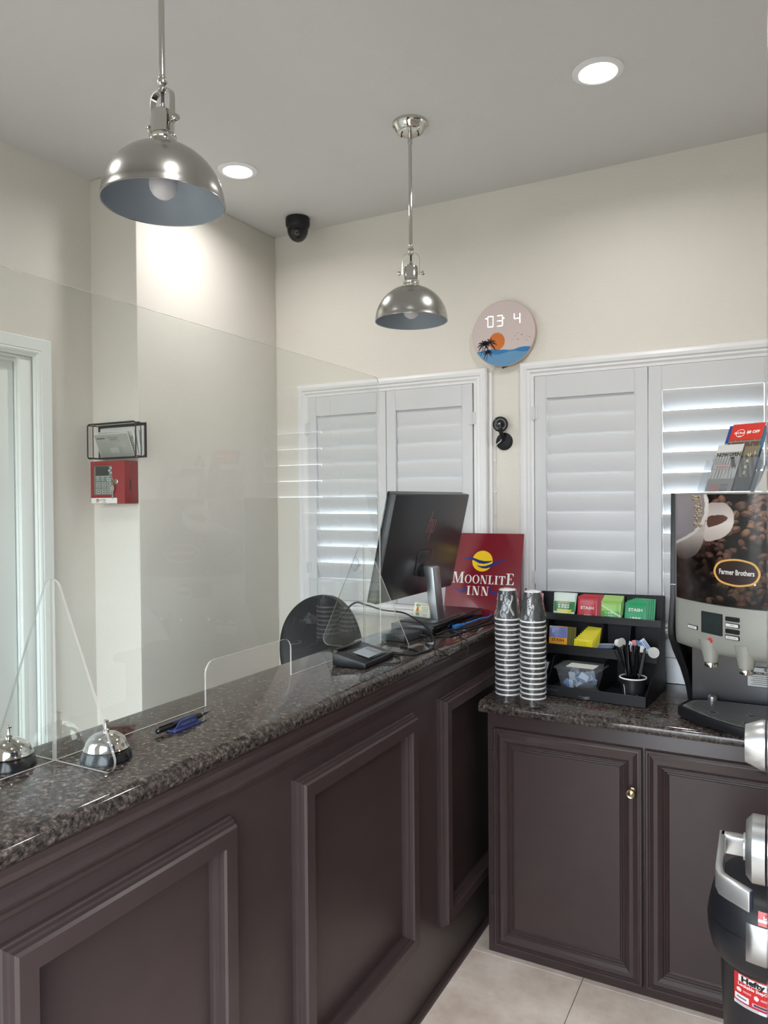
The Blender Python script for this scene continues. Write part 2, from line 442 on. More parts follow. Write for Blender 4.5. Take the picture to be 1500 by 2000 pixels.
# ---- windows with plantation shutters
def window(name, hole, casx0, casx1, casz0, casz1, splits, tilts, label, hinge_side):
    x0, z0, x1, z1 = hole
    w = MB()
    prof = [(0, 0), (0, .014), (.005, .020), (.016, .024), (.028, .021), (.034, .016), (.042, .018), (.050, .013), (.0605, .0125), (.0605, 0)]
    rect_sweep(w, casx0, casz0, casx1, casz1, prof, onback(YB))
    wo = structure(w.build(name, M_WHITE, angle=25)); wo['label'] = label
    f = MB()
    t = .022
    f.box(x0, YB, z0, x0+t*.1, YB+.14, z1).box(x1-t*.1, YB, z0, x1, YB+.14, z1).box(x0, YB, z1-.002, x1, YB+.14, z1).box(x0, YB, z0, x1, YB+.14, z0+.002)
    for xa in (x0+.002, (x0+x1)/2-.02, x1-.042): f.box(xa, YB+.10, z0+.002, xa+.04, YB+.13, z1-.002)
    f.box(x0+.002, YB+.10, z0+.002, x1-.002, YB+.13, z0+.042).box(x0+.002, YB+.10, z1-.042, x1-.002, YB+.13, z1-.002)
    f.build('window_frame', M_WHITE, wo, smooth=False)
    MB().box(x0+.04, YB+.112, z0+.04, x1-.04, YB+.118, z1-.04).build('glass_pane', M_GLASS, wo, smooth=False)
    louv = {}
    for (xa, xb, tl) in zip(splits[:-1], splits[1:], tilts):
        xa += .0015; xb -= .0015
        st = .050; y0, y1 = YB-.0145, YB+.0155
        s = MB()
        za, zb = z0+.004, z1-.004
        s.box(xa, y0, za, xa+st, y1, zb).box(xb-st, y0, za, xb, y1, zb)
        s.box(xa+st, y0, zb-.094, xb-st, y1, zb).box(xa+st, y0, za, xb-st, y1, za+.10)
        s.box(xa+st-.004, y0-.0015, za, xa+st-.0015, y0+.002, zb).box(xb-st+.0015, y0-.0015, za, xb-st+.004, y0+.002, zb)
        sh = s.build('shutter', M_SHUT, wo, bevel=.0015, segs=1)
        zz = zb-.094-.037
        k = 0
        nl = int((zb-.094-za-.10)/.0735)
        pitch = (zb-.094-za-.10)/nl
        while k < nl:
            zc = zb-.094-pitch*(k+.5)
            tl_k = tl(k)
            key = (round(xb-xa, 3),)
            if key not in louv:
                lm = MB(); prof = []
                for q in range(14):
                    a = 2*PI*q/14; prof.append((.0425*math.cos(a), .0052*math.sin(a)))
                lm.prism(prof, xa+st+.0015-xa, xb-st-.0015-xa, frame((0, 0, 0), (0, 1, 0), (0, 0, 1)))
                lo = lm.build('louver', M_SHUT, None)
                louv[key] = lo.data
                o = lo
            else:
                o = bpy.data.objects.new('louver', louv[key]); COL.objects.link(o)
            o.parent = sh
            # room-side edge up
            o.matrix_parent_inverse = Matrix.Identity(4)
            o.matrix_basis = Tr(xa, YB+.0005, zc) @ Matrix.Rotation(R(-tl_k), 4, 'X')
            k += 1
        hx = xa if (xa-x0) < (x1-xb) else xb
        for zh in (z1-.155, z0+.155):
            h = MB(); h.lathe([(.0045, -.028), (.0045, .028)], 8, Tr(hx, YB-.0165, zh)); h.box(hx-.014, YB-.0175, zh-.026, hx+.014, YB-.0125, zh+.026)
            h.build('hinge', M_SHUT, sh)
    return wo
rnd = random.Random(3)
closed = lambda k: 83+rnd.uniform(-1.2, 1.2)
w1l = lambda k: (83 if k < 5 else 68)+rnd.uniform(-1, 1)
w2r = lambda k: (60 if k < 7 else 83)+rnd.uniform(-1, 1)
window('window_1', W1, -2.118, -1.126, 1.082, 2.190, (-2.058, -1.6205, -1.192), (w1l, closed), 'white shuttered window behind the black monitor', 0)
window('window_2', W2, -.979, .054, 1.082, 2.196, (-.917, -.463, -.008), (closed, w2r), 'white shuttered window above the coffee counter', 0)
# ---- front window and open navy door, behind and beside the viewpoint
w3 = MB()
xa, za, xb, zb = WF
for a in (xa, (xa+xb)/2-.02, xb-.04): w3.box(a, YF-.09, za, a+.04, YF-.03, zb)
w3.box(xa, YF-.09, za, xb, YF-.03, za+.04).box(xa, YF-.09, zb-.04, xb, YF-.03, zb)
w3 = structure(w3.build('window_3', M_WHITE, smooth=False)); w3['label'] = 'plain front window beside the open door'
MB().box(xa+.04, YF-.064, za+.04, xb-.04, YF-.058, zb-.04).build('glass_pane', M_GLASS, w3, smooth=False)
HX = -.0009
def door_x(y): return HX-.0195*(y-.175)
mb = MB()
mb.add([(door_x(y)+dx, y, z) for z in (.012, 2.075) for (y, dx) in ((.175, 0), (1.085, 0), (1.085, .044), (.175, .044))],
       [(0, 3, 2, 1), (4, 5, 6, 7), (0, 1, 5, 4), (1, 2, 6, 5), (2, 3, 7, 6), (3, 0, 4, 7)])
d2 = structure(mb.build('door_2', M_NAVY, bevel=.0015, segs=1))
d2['label'] = 'open navy blue door seen edge on at the right'
LZ, LY = 1.192, 1.005
ax = frame((-.0185, LY, LZ), (0, 1, 0), (0, 0, 1)) @ Matrix.Rotation(PI, 4, 'Y')      # local z -> -X (into the room)
m = MB().lathe([(.040, 0), (.040, .014), (.032, .021), (.016, .022), (.016, .024)], 36, ax)
rose = m.build('rose', M_SATIN, d2, label='round satin metal door rose')
lv = MB()
# neck: square bar out from the rose, then arm back along the door, then return towards it
lv.box(-.0690, LY-.007, LZ-.011, -.040, LY+.009, LZ+.012)
arm = [(-.0700, LY+.0095), (-.0680, LY-.088), (-.0672, LY-.100), (-.0635, LY-.113), (-.056, LY-.121), (-.031, LY-.141)]
inn = [(-.031+.004, LY-.133), (-.051, LY-.112), (-.0565, LY-.105), (-.0590, LY-.095), (-.0600, LY-.084), (-.0620, LY+.0095)]
poly = arm+inn
lv.prism(list(reversed(poly)) if True else poly, LZ-.011, LZ+.012)
lv.build('door_handle', M_SATIN, d2, bevel=.0022, segs=2, label='satin metal door lever with a bent return')
ax2 = frame((-.0185, 1.005, LZ+.128), (0, 1, 0), (0, 0, 1)) @ Matrix.Rotation(PI, 4, 'Y')
MB().lathe([(.030, 0), (.030, .004), (.023, .021), (.0225, .022), (.012, .022)], 36, ax2).build('deadbolt', M_SATIN, d2, label='satin metal tapered deadbolt collar')
MB().box(-.012, 1.085, LZ-.06, .019, 1.0875, LZ+.06).build('latch_plate', M_STEEL, d2, bevel=.0006)

# ---- wall-mounted raceway
rw = MB(); rw.prism([(-.0065, 0), (.0065, 0), (.0065, .008), (.004, .011), (-.004, .011), (-.0065, .008)], 1.145, 2.168, Tr(-1.1105, YB, 0) @ Matrix.Diagonal((1, -1, 1, 1)))
rw = recenter(rw.build('cable_raceway', M_WHITE, None, label='narrow white cable raceway running down beside the left window', category='cable cover'))

# ================================================================== RECEPTION COUNTER
CZ = 1.14
rc = thing('reception_counter', 'long dark brown panelled reception counter carrying the granite top', 'counter', (-1.145, 1.6, 0))
MB().box(-1.285, YF+.002, .0, -1.0, YB-.004, 1.10).build('body', M_CAB, rc, bevel=.002)
fprof = [(0, 0), (0, .010), (.003, .012), (.004, .020), (.008, .022), (.009, .030), (.013, .036), (.045, .036), (.048, .031), (.049, .022), (.053, .020), (.054, .012), (.058, .009), (.058, 0)]
Tc = frame((-1.0, 0, 0), (0, 1, 0), (0, 0, 1))
for (ya, yb, za, zb) in ((.664, 1.172, .262, .981), (1.394, 2.011, .262, .977), (2.208, 2.83, .215, .970)):
    m = MB(); rect_sweep(m, ya, za, yb, zb, fprof, Tc); m.build('panel_moulding', M_CAB, rc, angle=20)
m = MB()
cp = [(0, 1.015), (.007, 1.018), (.008, 1.026), (.016, 1.033), (.021, 1.044), (.018, 1.053), (.011, 1.060), (.012, 1.066), (.018, 1.074), (.020, 1.084), (.024, 1.090), (.024, 1.100), (0, 1.100)]
m.prism(cp, YF+.002, YB-.004, frame((-1.0, 0, 0), (1, 0, 0), (0, 0, 1)) @ Matrix.Diagonal((1, 1, -1, 1)))
m.build('crown_moulding', M_CAB, rc, angle=25)
m = MB(); m.prism([(0, 0), (.012, 0), (.012, .012), (.006, .02), (0, .022)], YF+.002, YB-.004, frame((-1.0, 0, 0), (1, 0, 0), (0, 0, 1)) @ Matrix.Diagonal((1, 1, -1, 1)))
m.build('shoe_moulding', M_CAB, rc)
gp = [(-1.306, 1.10), (-.985, 1.10), (-.972, 1.103), (-.966, 1.110), (-.965, 1.118), (-.966, 1.124), (-.969, 1.131), (-.976, 1.137), (-.986, 1.14), (-1.300, 1.14), (-1.306, 1.135)]
g = MB().prism(gp, YF+.002, YB-.003, frame((0, 0, 0), (1, 0, 0), (0, 0, 1)) @ Matrix.Diagonal((1, 1, -1, 1)))
recenter(g.build('granite_countertop', M_GRAN, None, angle=30, label='long speckled dark granite slab on the reception counter', category='countertop'))

# ================================================================== COFFEE CABINET
cb = thing('base_cabinet', 'dark brown base cabinet with panelled doors under the coffee counter', 'cabinet', (-.3, 2.76, 0))
m = MB().box(-.932, 2.502, .0, .36, YB-.004, .865); m.build('body', M_CAB, cb, bevel=.002)
dprof = [(0, 0), (0, .012), (.003, .016), (.009, .016), (.011, .012), (.015, .013), (.028, .023), (.040, .022), (.050, .014), (.053, .016), (.057, .010), (.061, .012), (.065, .007), (.069, .009), (.073, .003), (.076, .003)]
for k, (xa, xb) in enumerate(((-.906, -.400), (-.392, .114))):
    d = MB(); rect_sweep(d, xa, .034, xb, .812, dprof, onback(2.50)); d.flat([(xa+.076, .11), (xb-.076, .11), (xb-.076, .736), (xa+.076, .736)], .003, onback(2.50))
    d.flat([(xa, .034), (xa, .812), (xb, .812), (xb, .034)], 0.0001, onback(2.50))
    do = d.build('door', M_CAB, cb, angle=20)
    kx = -.429 if k == 0 else .084
    kb = MB().lathe([(.012, 0), (.012, .003), (.006, .006), (.006, .016), (.0145, .021), (.0165, .026), (.0145, .030), (.010, .0285), (.0095, .031), (.004, .033), (.0005, .0335)], 28, frame((kx, 2.479, .674), (1, 0, 0), (0, 0, 1)))
    kb.build('knob', M_BRASS, do, label='round antique brass knob')
    hx = xa-.001
    for zh in (.703, .186) if k == 0 else ():
        h = MB().lathe([(.004, -.026), (.0055, -.020), (.0055, .020), (.004, .026)], 8, Tr(hx, 2.493, zh)); h.box(hx-.012, 2.497, zh-.022, hx+.001, 2.5025, zh+.022)
        h.build('hinge', M_CAB, do)
MB().box(.122, 2.484, .034, .34, 2.502, .812).build('end_panel', M_CAB, cb, bevel=.003)
g = MB()
gp = [(3.046, .865), (2.480, .865), (2.470, .868), (2.4655, .876), (2.465, .884), (2.467, .893), (2.473, .900), (2.482, .905), (3.046, .905)]
g.prism(gp, -.953, .40, Matrix(((0, 0, 1, 0), (1, 0, 0, 0), (0, 1, 0, 0), (0, 0, 0, 1))))
recenter(g.build('granite_countertop', M_GRAN, None, angle=30, label='short dark granite slab on the coffee cabinet', category='countertop'))

# ================================================================== CEILING FIXTURES
def downlight(x, y, label, group=None):
    t = thing('recessed_light', label, 'ceiling light', (x, y, ZC), group=group)
    MB().lathe([(.078, 0), (.078, -.003), (.072, -.007), (.060, -.009), (.0555, -.006), (.0545, 0)], 40, local_T(t)).build('trim_ring', M_WHITE, t)
    MB().lathe([(.0545, -.001), (.0545, -.0045), (.0005, -.0045)], 40, local_T(t), caps=False).build('diffuser', M_LED, t, smooth=False)
    L = bpy.data.lights.new('downlight_lamp', 'AREA'); L.shape = 'DISK'; L.size = .11; L.energy = LED_POWER; L.color = (1.0, .98, .955); L.spread = R(160)
    lo = bpy.data.objects.new('lamp', L); COL.objects.link(lo); lo.parent = t; lo.matrix_basis = Tr(0, 0, -.012)
    return t
def local_T(t): return PM[t.name]
downlight(-.505, 2.358, 'round recessed ceiling light at the upper right, over the coffee counter')
downlight(-1.920, 2.354, 'round recessed ceiling light beside the near pendant shade, in front of the dome camera')
for x, y, w_ in ((-.505, .80, 'above the open doorway'), (-1.92, .80, 'above the left white door'), (.95, 2.358, 'over the far right of the coffee counter'), (.95, .80, 'behind the open navy door')):
    downlight(x, y, 'round recessed ceiling light '+w_)

def pendant(x, y, yoke_deg, label):
    t = thing('pendant_lamp', label, 'pendant lamp', (x, y, 2.253))
    B = Tr(x, y, 0)
    sh = []
    for i in range(13):
        a = R(i*80/12); sh.append((.1275*math.cos(a), 2.253+.124*math.sin(a)))
    inner = [(r-.0022 if r > .03 else r*.9, z-.0016) for r, z in sh]
    o = MB().lathe([(.1262, 2.2525), (.1285, 2.2515), (.1290, 2.2535), (.1275, 2.2560)]+sh[1:]+[(.0215, 2.3775)], 64, B, caps=False).build('lamp_shade', M_SHADE, t, angle=60)
    MB().lathe([(.1262, 2.2525)]+inner[1:]+[(.0005, 2.374)], 64, B, caps=False).build('shade_lining', M_LINING, o, label='grey matt inside of the shade')
    MB().lathe([(.030, 2.373), (.0315, 2.378), (.030, 2.383), (.0265, 2.385), (.0285, 2.389), (.0285, 2.394), (.0255, 2.397), (.0240, 2.399), (.0240, 2.436), (.0215, 2.445), (.013, 2.451), (.006, 2.455), (.0055, 2.462), (.0001, 2.4625)], 32, B).build('lamp_socket', M_CHROME, t)
    d = Vector((math.cos(R(yoke_deg)), math.sin(R(yoke_deg)), 0)); s = Vector((-d.y, d.x, 0))
    w = .0315; pts = []
    for px, pz in ((-w, 2.415), (-w, 2.470), (-w*.93, 2.480), (-w*.75, 2.487), (-w*.5, 2.4895), (w*.5, 2.4895), (w*.75, 2.487), (w*.93, 2.480), (w, 2.470), (w, 2.415)): pts.append((px, pz))
    ins = [(px*.93, pz-(.002 if abs(px) < w*.9 else 0)) for px, pz in pts]
    yk = MB(); FT = frame((x, y, 0), d, (0, 0, 1))
    yk.prism(list(reversed(pts))+ins, -.007, .007, FT)
    yk.build('yoke', M_CHROME, t, angle=25)
    for sg in (-1, 1):
        ks = MB().lathe([(.0035, 0), (.0035, .012), (.0075, .014), (.008, .019), (.006, .023), (.0005, .0235)], 14, frame((x+d.x*sg*.0245, y+d.y*sg*.0245, 2.421), s*sg*-1 if False else s, (0, 0, 1)) if False else Tr(x+d.x*sg*.0245, y+d.y*sg*.0245, 2.421) @ Matrix.Rotation(R(yoke_deg), 4, 'Z') @ Matrix.Rotation(PI/2*sg, 4, 'Y'))
        ks.build('thumb_screw', M_CHROME, t)
    MB().lathe([(.0038, 2.460), (.0038, 2.492)], 10, B).build('stem', M_DGREY, t)
    MB().lathe([(.0075, 2.484), (.0085, 2.490), (.0085, 2.496), (.0065, 2.499), (.0110, 2.503), (.0110, 2.508), (.0070, 2.511), (.0085, 2.516), (.0065, 2.522)], 20, B).build('swivel', M_CHROME, t)
    MB().lathe([(.0064, 2.518), (.0064, 2.905)], 16, B).build('rod', M_CHROME, t)
    MB().lathe([(.0085, 2.872), (.0085, 2.905), (.0065, 2.909), (.0075, 2.914), (.0065, 2.922)], 16, B).build('coupling', M_CHROME, t)
    MB().lathe([(.0005, 2.911), (.040, 2.912), (.047, 2.916), (.054, 2.930), (.058, 2.934), (.062, 2.937), (.062, ZC), ], 48, B).build('canopy', M_CHROME, t)
    for sg in (-1, 1):
        px, py = x+.030*sg*math.cos(R(20)), y+.030*sg*math.sin(R(20))
        MB().lathe([(.0005, 2.899), (.003, 2.900), (.0035, 2.904), (.0022, 2.906), (.0022, 2.913)], 10, Tr(px, py, 0)).build('canopy_screw', M_DGREY, t)
    bp_ = [(.0005, 2.262), (.012, 2.264), (.022, 2.271), (.028, 2.282), (.030, 2.294), (.028, 2.307), (.021, 2.322), (.015, 2.337), (.0135, 2.352), (.0135, 2.376)]
    MB().lathe(bp_, 28, B).build('light_bulb', M_BULB, t)
    return t
pendant(-1.155, 2.36, 26, 'far nickel dome pendant lamp hanging in front of the back wall')
pendant(-1.155, 1.172, -6, 'near large nickel dome pendant lamp hanging over the clear screen')

dc = thing('dome_camera', 'black dome security camera on the ceiling near the corner', 'camera', (-2.0, 2.885, ZC))
B = Tr(-2.0, 2.885, 0)
MB().lathe([(.052, ZC), (.056, ZC-.004), (.057, ZC-.030), (.054, ZC-.042), (.050, ZC-.048), (.0005, ZC-.048)], 40, B).build('housing', M_BLACKM, dc)
prof = [(.0495, ZC-.046)]+[(.0495*math.cos(R(a)), ZC-.052-.060*math.sin(R(a))) for a in range(0, 91, 9)]
prof[-1] = (.0003, prof[-1][1])
MB().lathe(prof, 40, B).build('dome', M_BLACKG, dc)
n = Vector((.45, -.75, -.48)).normalized()
lt = frame(Vector((-2.0, 2.885, ZC-.056))+n*.043, n.cross(Vector((0, 0, 1))), n.cross(Vector((0, 0, 1))).cross(n)*1)
if (lt.to_3x3() @ Vector((0, 0, 1))).dot(n) < 0: lt = lt @ Matrix.Rotation(PI, 4, 'X')
MB().lathe([(.0215, 0), (.0215, .010), (.018, .012), (.016, .009), (.009, .0085), (.008, .012), (.0005, .013)], 28, lt).build('lens', M_BLACKG, dc)

wc = thing('indoor_camera', 'small round black camera on the wall strip between the windows', 'camera', (-1.052, YB, 1.87))
MB().lathe([(.037, 0), (.0375, .003), (.033, .007), (.006, .010), (.0045, .0105), (.0005, .0105)], 36, frame((-1.052, YB, 1.870), (1, 0, 0), (0, 0, 1))).build('base', M_BLACKM, wc)
MB().tube([(-1.052, YB-.008, 1.874), (-1.054, YB-.022, 1.888), (-1.056, YB-.034, 1.908), (-1.057, YB-.038, 1.925)], [.006, .009, .009, .009], 12).build('neck', M_BLACKM, wc)
nn = Vector((.28, -.95, -.08)).normalized(); xx = Vector((0, 0, 1)).cross(nn).normalized()
wt = frame(Vector((-1.060, YB-.030, 1.942)), xx, nn.cross(xx))
MB().lathe([(.020, -.012), (.030, -.010), (.033, -.003), (.033, .008), (.031, .013), (.027, .0145), (.026, .012), (.014, .011), (.010, .013), (.0005, .014)], 36, wt).build('camera_head', M_BLACKG, wc)
MB().lathe([(.0045, .0138), (.004, .0146), (.0005, .015)], 14, wt @ Tr(-.003, .003, 0)).build('lens', M_SCREEN, wc)
cord = MB().tube([(-1.063, YB-.012, 1.930), (-1.066, YB-.014, 1.915), (-1.060, YB-.016, 1.900), (-1.058, YB-.015, 1.885), (-1.064, YB-.013, 1.872), (-1.076, YB-.011, 1.864), (-1.088, YB-.004, 1.856), (-1.092, YB-.003, 1.84), (-1.094, YB-.003, 1.70), (-1.096, YB-.003, 1.16)], .0022, 8)
co = thing('wall_cable', 'thin white cable clipped to the wall under the small camera', 'cord', (-1.095, YB-.003, 1.16))
cord.build('cord', M_WIRE, co)
for zc in (1.79, 1.655, 1.56, 1.40): MB().box(-1.100, YB-.007, zc-.003, -1.088, YB, zc+.003).build('cord_clip', M_WHITE, co, bevel=.001, segs=1)

# ================================================================== CLEAR SCREEN ON THE COUNTER
PX = -1.196
ps = thing('counter_screen', 'large clear acrylic sneeze screen standing on the reception counter', 'screen', (PX, 1.5, CZ))
out = [(.805, CZ+.001), (1.328, CZ+.001)]
out += [(1.328, 1.245-.03)]+[(1.358-.03*math.cos(R(a)), 1.215+.03*math.sin(R(a))) for a in (15, 30, 45, 60, 75, 90)]
out += [(1.642+.03*math.sin(R(a)), 1.215+.03*math.cos(R(a))) for a in (0, 15, 30, 45, 60, 75, 90)]
out += [(1.672, CZ+.001), (2.19, CZ+.001)]
out += [(2.165+.025*math.cos(R(a)), 2.008+.025*math.sin(R(a))) for a in range(0, 91, 15)]
out += [(.83-.025*math.sin(R(a)), 2.008+.025*math.cos(R(a))) for a in range(0, 91, 15)]
PT = frame((PX, 0, 0), (0, 1, 0), (0, 0, 1))
MB().prism(out, -.0022, .0022, PT, 0, 1).build('clear_panel', [M_PLEXI, M_EDGE], ps, smooth=False)
def stand(y, label):
    """triangular foot with a slot that holds the sheet"""
    hw, ht, r = .172, .342, .022
    P = []
    # corners: right, apex, left, rounded
    V = [Vector((hw, 0)), Vector((0, ht+.03)), Vector((-hw, 0))]
    for i, c in enumerate(V):
        p, n = V[i-1], V[(i+1) % 3]; a = (p-c).normalized(); b = (n-c).normalized()
        rr = .024 if i == 1 else r
        half = math.acos(max(-1, min(1, a.dot(b))))/2; d = rr/math.tan(half)
        ctr = c+(a+b).normalized()*(rr/math.sin(half))
        s0 = c+a*d; s1 = c+b*d
        a0 = math.atan2(s0.y-ctr.y, s0.x-ctr.x); a1 = math.atan2(s1.y-ctr.y, s1.x-ctr.x)
        while a1 < a0: a1 += 2*PI
        for k in range(9): t = a0+(a1-a0)*k/8; P.append((ctr.x+rr*math.cos(t), ctr.y+rr*math.sin(t)))
    # slot from the apex half way down is shown as the sheet passes through: two halves
    m = MB()
    left = [q for q in P if q[0] < -.0026]; right = [q for q in P if q[0] > .0026]
    top = max(q[1] for q in P)
    def halfpoly(side):
        q = [p for p in P if side*p[0] > .0028]
        cen = [(side*.0028, .0005), (side*.0028, top-.0003)]
        allp = q+cen
        c = Vector((sum(p[0] for p in allp)/len(allp), sum(p[1] for p in allp)/len(allp)))
        # polygon stays star-shaped about a low inner point
        c = Vector((side*.05, .06))
        return sorted(allp, key=lambda p: math.atan2(p[1]-c.y, p[0]-c.x))
    FT = frame((PX, y, CZ+.0008), (1, 0, 0), (0, 0, 1))
    for sd in (1, -1): m.prism(halfpoly(sd), -.0026, .0026, FT, 0, 1)
    return m.build('stand', [M_PLEXI, M_EDGE], ps, smooth=False)
stand(.918, ''); stand(2.082, '')
sc = MB()
sT = frame((PX+.0025, 2.018, 1.421), (0, 1, 0), (0, 0, 1))
sc.lathe([(.024, .0), (.022, .003), (.012, .008), (.007, .010), (.007, .016), (.009, .018), (.0005, .019)], 28, sT)
so = thing('suction_hook', 'small clear suction hook stuck to the acrylic screen', 'hook', (PX+.0025, 2.018, 1.421))
sc.build('cup', M_TUB, so)
MB().tube([(PX+.016, 2.018, 1.421), (PX+.018, 2.018, 1.405), (PX+.020, 2.018, 1.395), (PX+.026, 2.018, 1.392), (PX+.029, 2.018, 1.400)], .0035, 8).build('hook', M_TUB, so)

# ================================================================== BELLS AND PEN
def bell(x, y, label):
    t = thing('service_bell', label, 'bell', (x, y, CZ))
    B = Tr(x, y, CZ)
    MB().lathe([(.0465, 0), (.0470, .003), (.0458, .007), (.0425, .015), (.040, .019), (.034, .020), (.0005, .020)], 48, B).build('base', M_BLACKG, t)
    pr = [(.0405, .0205), (.0418, .0225), (.0405, .0245)]+[(.0385*math.cos(R(a)), .025+.027*math.sin(R(a))) for a in range(8, 86, 7)]+[(.003, .052), (.0005, .0522)]
    MB().lathe(pr, 56, B).build('dome', M_CHROME, t)
    MB().lathe([(.0060, .0515), (.0062, .055), (.0035, .057), (.0022, .059), (.0022, .069), (.0052, .070), (.0056, .072), (.004, .0735), (.0005, .074)], 20, B).build('plunger', M_CHROME, t)
bell(-1.117, .969, 'silver service bell to the right of the near screen foot, in front of the sheet')
bell(-1.248, .862, 'silver service bell at the left edge, behind the clear sheet')
pd = Vector((-1.132+1.130, 1.274-1.113, 0)).normalized()
pn = thing('ballpoint_pen', 'black ballpoint pen resting in the blue holder on the counter', 'pen', (-1.131, 1.19, CZ+.012))
pT = frame((-1.130, 1.108, CZ+.0105), pd.cross(Vector((0, 0, 1)))*-1, (0, 0, 1))
if (pT.to_3x3() @ Vector((0, 0, 1))).dot(pd) < 0: pT = pT @ Matrix.Rotation(PI, 4, 'Y')
MB().lathe([(.0035, 0), (.0055, .002), (.0058, .010), (.0058, .085)], 18, pT).build('barrel', M_BLACKG, pn)
MB().lathe([(.0058, .085), (.0066, .092), (.0070, .105), (.0066, .125), (.0052, .133)], 18, pT).build('grip', M_RUBBER, pn)
MB().lathe([(.0048, .133), (.0044, .138), (.0040, .1385)], 18, pT).build('collar', M_STEEL, pn, label='grey metal collar by the tip')
MB().lathe([(.0040, .1385), (.0012, .158), (.0004, .163)], 14, pT).build('tip', M_BLACK, pn)
MB().box(-.0016, .006, .006, .0016, .0085, .048, 0, pT).build('clip', M_BLACK, pn, bevel=.0006)
hd = thing('pen_holder', 'small blue plastic pen holder with raised white lettering under the black pen', 'pen holder', (-1.108, 1.165, CZ))
hT = frame((-1.127, 1.140, CZ+.0004), pd, (0, 0, 1)) ; hT = frame((-1.127, 1.140, CZ+.0004), pd, Vector((0, 0, 1)).cross(pd))
m = MB(); m.prism(rrect(0, -.017, .082, .012, .005), 0, .0055, hT); m.build('base', M_BLUEPL, hd, bevel=.001)
m = MB()
sT = frame((-1.127, 1.140, CZ+.0004), pd, (0, 0, 1))
m.prism([(.006, .0055), (.078, .0055), (.070, .020), (.024, .020)], .0075, .0105, sT)
m.prism([(.006, .0055), (.078, .0055), (.070, .017), (.024, .017)], -.0105, -.0075, sT)
m.build('side_wall', M_BLUEPL, hd, bevel=.0008, segs=1)
text('Superior Inn', .0085, hd, frame((-1.127+.0108, 1.140+.046, CZ+.0120), pd, (0, 0, 1)), M_GPRINT, sx=1.0, local=False)

# ================================================================== MONITOR, COMPUTER, DESK ITEMS
mt = R(12.5); my = R(89.2)
Wd = Vector((math.cos(my), math.sin(my), 0)); nb = Vector((Wd.y, -Wd.x, 0)); up = Vector((0, 0, 1))*math.cos(mt)+nb*math.sin(mt)
mc = Vector((-1.171, 2.51, 1.455)); MT = frame(mc, Wd, up)     # local x right, y up, z towards the guest side (back of the set)
mo = thing('computer_monitor', 'dark grey computer monitor seen from behind, tilted on a silver stand', 'monitor', (-1.14, 2.52, 1.176))
HW, HH = .316, .193
m = MB(); m.prism(rrect(-HW, -HH, HW, HH, .006, 3), -.030, 0, MT); m.build('shell', M_MON, mo, bevel=.003, segs=2)
m = MB(); m.prism(rrect(-HW-.0012, -HH-.0012, HW+.0012, HH+.0012, .006, 3), -.0345, -.0300, MT); m.build('bezel', M_BLACKG, mo)
MB().box(-HW+.008, -HH+.012, -.0349, HW-.008, HH-.008, -.0346, 0, MT).build('display', M_BLACKG, mo)
m = MB(); m.prism(rrect(-.06, -.115, .06, -.02, .01, 3), 0, .004, MT); m.build('mount_plate', M_MON, mo, bevel=.001)
sl = 0.31
m = MB()
for (x, y0, y1) in ((-.0265, -.028, .052), (-.0075, -.028, .022), (.0075, -.060, .022), (.0265, -.028, .022)):
    m.prism([(x-.0028+y0*sl, y0), (x+.0028+y0*sl, y0), (x+.0028+y1*sl, y1), (x-.0028+y1*sl, y1)], .0001, .0006, MT @ Tr(.012, .075, 0))
m.prism([(-.0265+.016*sl, .0165), (-.0075+.022*sl, .0165), (-.0075+.022*sl, .022), (-.0265+.022*sl, .022)], .0001, .0006, MT @ Tr(.012, .075, 0))
m.prism([(.0075-.028*sl, -.028), (.0265-.028*sl, -.028), (.0265-.022*sl, -.0225), (.0075-.022*sl, -.0225)], .0001, .0006, MT @ Tr(.012, .075, 0))
m.build('emblem', M_PINK, mo, label='slanted copper coloured hp emblem')
m = MB(); m.prism([(-1.146, 1.179), (-1.116, 1.179), (-1.136, 1.372), (-1.146, 1.378), (-1.176, 1.378)], 2.485, 2.548, frame((0, 0, 0), (1, 0, 0), (0, 0, 1)) @ Matrix.Diagonal((1, 1, -1, 1)))
m.build('stand_post', M_SILVER, mo, bevel=.004, segs=2, label='brushed silver stand post')
m = MB(); m.box(-1.199, 2.497, 1.335, -1.150, 2.536, 1.372); m.build('stand_neck', M_MON, mo, bevel=.003)
m = MB(); m.prism(rrect(-1.245, 2.42, -1.098, 2.66, .012, 4), 1.1755, 1.180); m.build('stand_foot', M_MON, mo, bevel=.0012)
pc = thing('desktop_computer', 'flat black desktop computer lying under the monitor', 'computer', (-1.17, 2.61, CZ))
m = MB().box(-1.255, 2.378, CZ+.003, -1.092, 2.868, 1.1755); m.build('case', M_MON, pc, bevel=.002)
MB().box(-1.093, 2.380, CZ+.004, -1.087, 2.866, 1.1745).build('front_cover', M_BLACKG, pc, bevel=.0015)
for fx in (-1.24, -1.11):
    for fy in (2.40, 2.845): MB().lathe([(.008, CZ), (.008, CZ+.0035)], 12, Tr(fx, fy, 0)).build('foot', M_RUBBER, pc)
hb = thing('network_hub', 'small dark grey network box in front of the desktop computer', 'network box', (-1.165, 2.29, CZ))
hT = Tr(-1.163, 2.292, CZ) @ Matrix.Rotation(R(-6), 4, 'Z')
MB().box(-.052, -.062, .001, .046, .055, .026, 0, hT).build('case', M_DGREY, hb, bevel=.003)
m = MB()
for k in range(5): m.box(.003+k*.007-.01, -.0626, .008, .007+k*.007-.01, -.0618, .019, 0, hT)
m.build('vent_slots', M_BLACK, hb, kind='stuff')
MB().lathe([(.005, 0), (.005, .012), (.0035, .014), (.0035, .03)], 12, hT @ Tr(.046, .035, .012) @ Matrix.Rotation(PI/2, 4, 'Y')).build('plug', M_BLACK, hb)
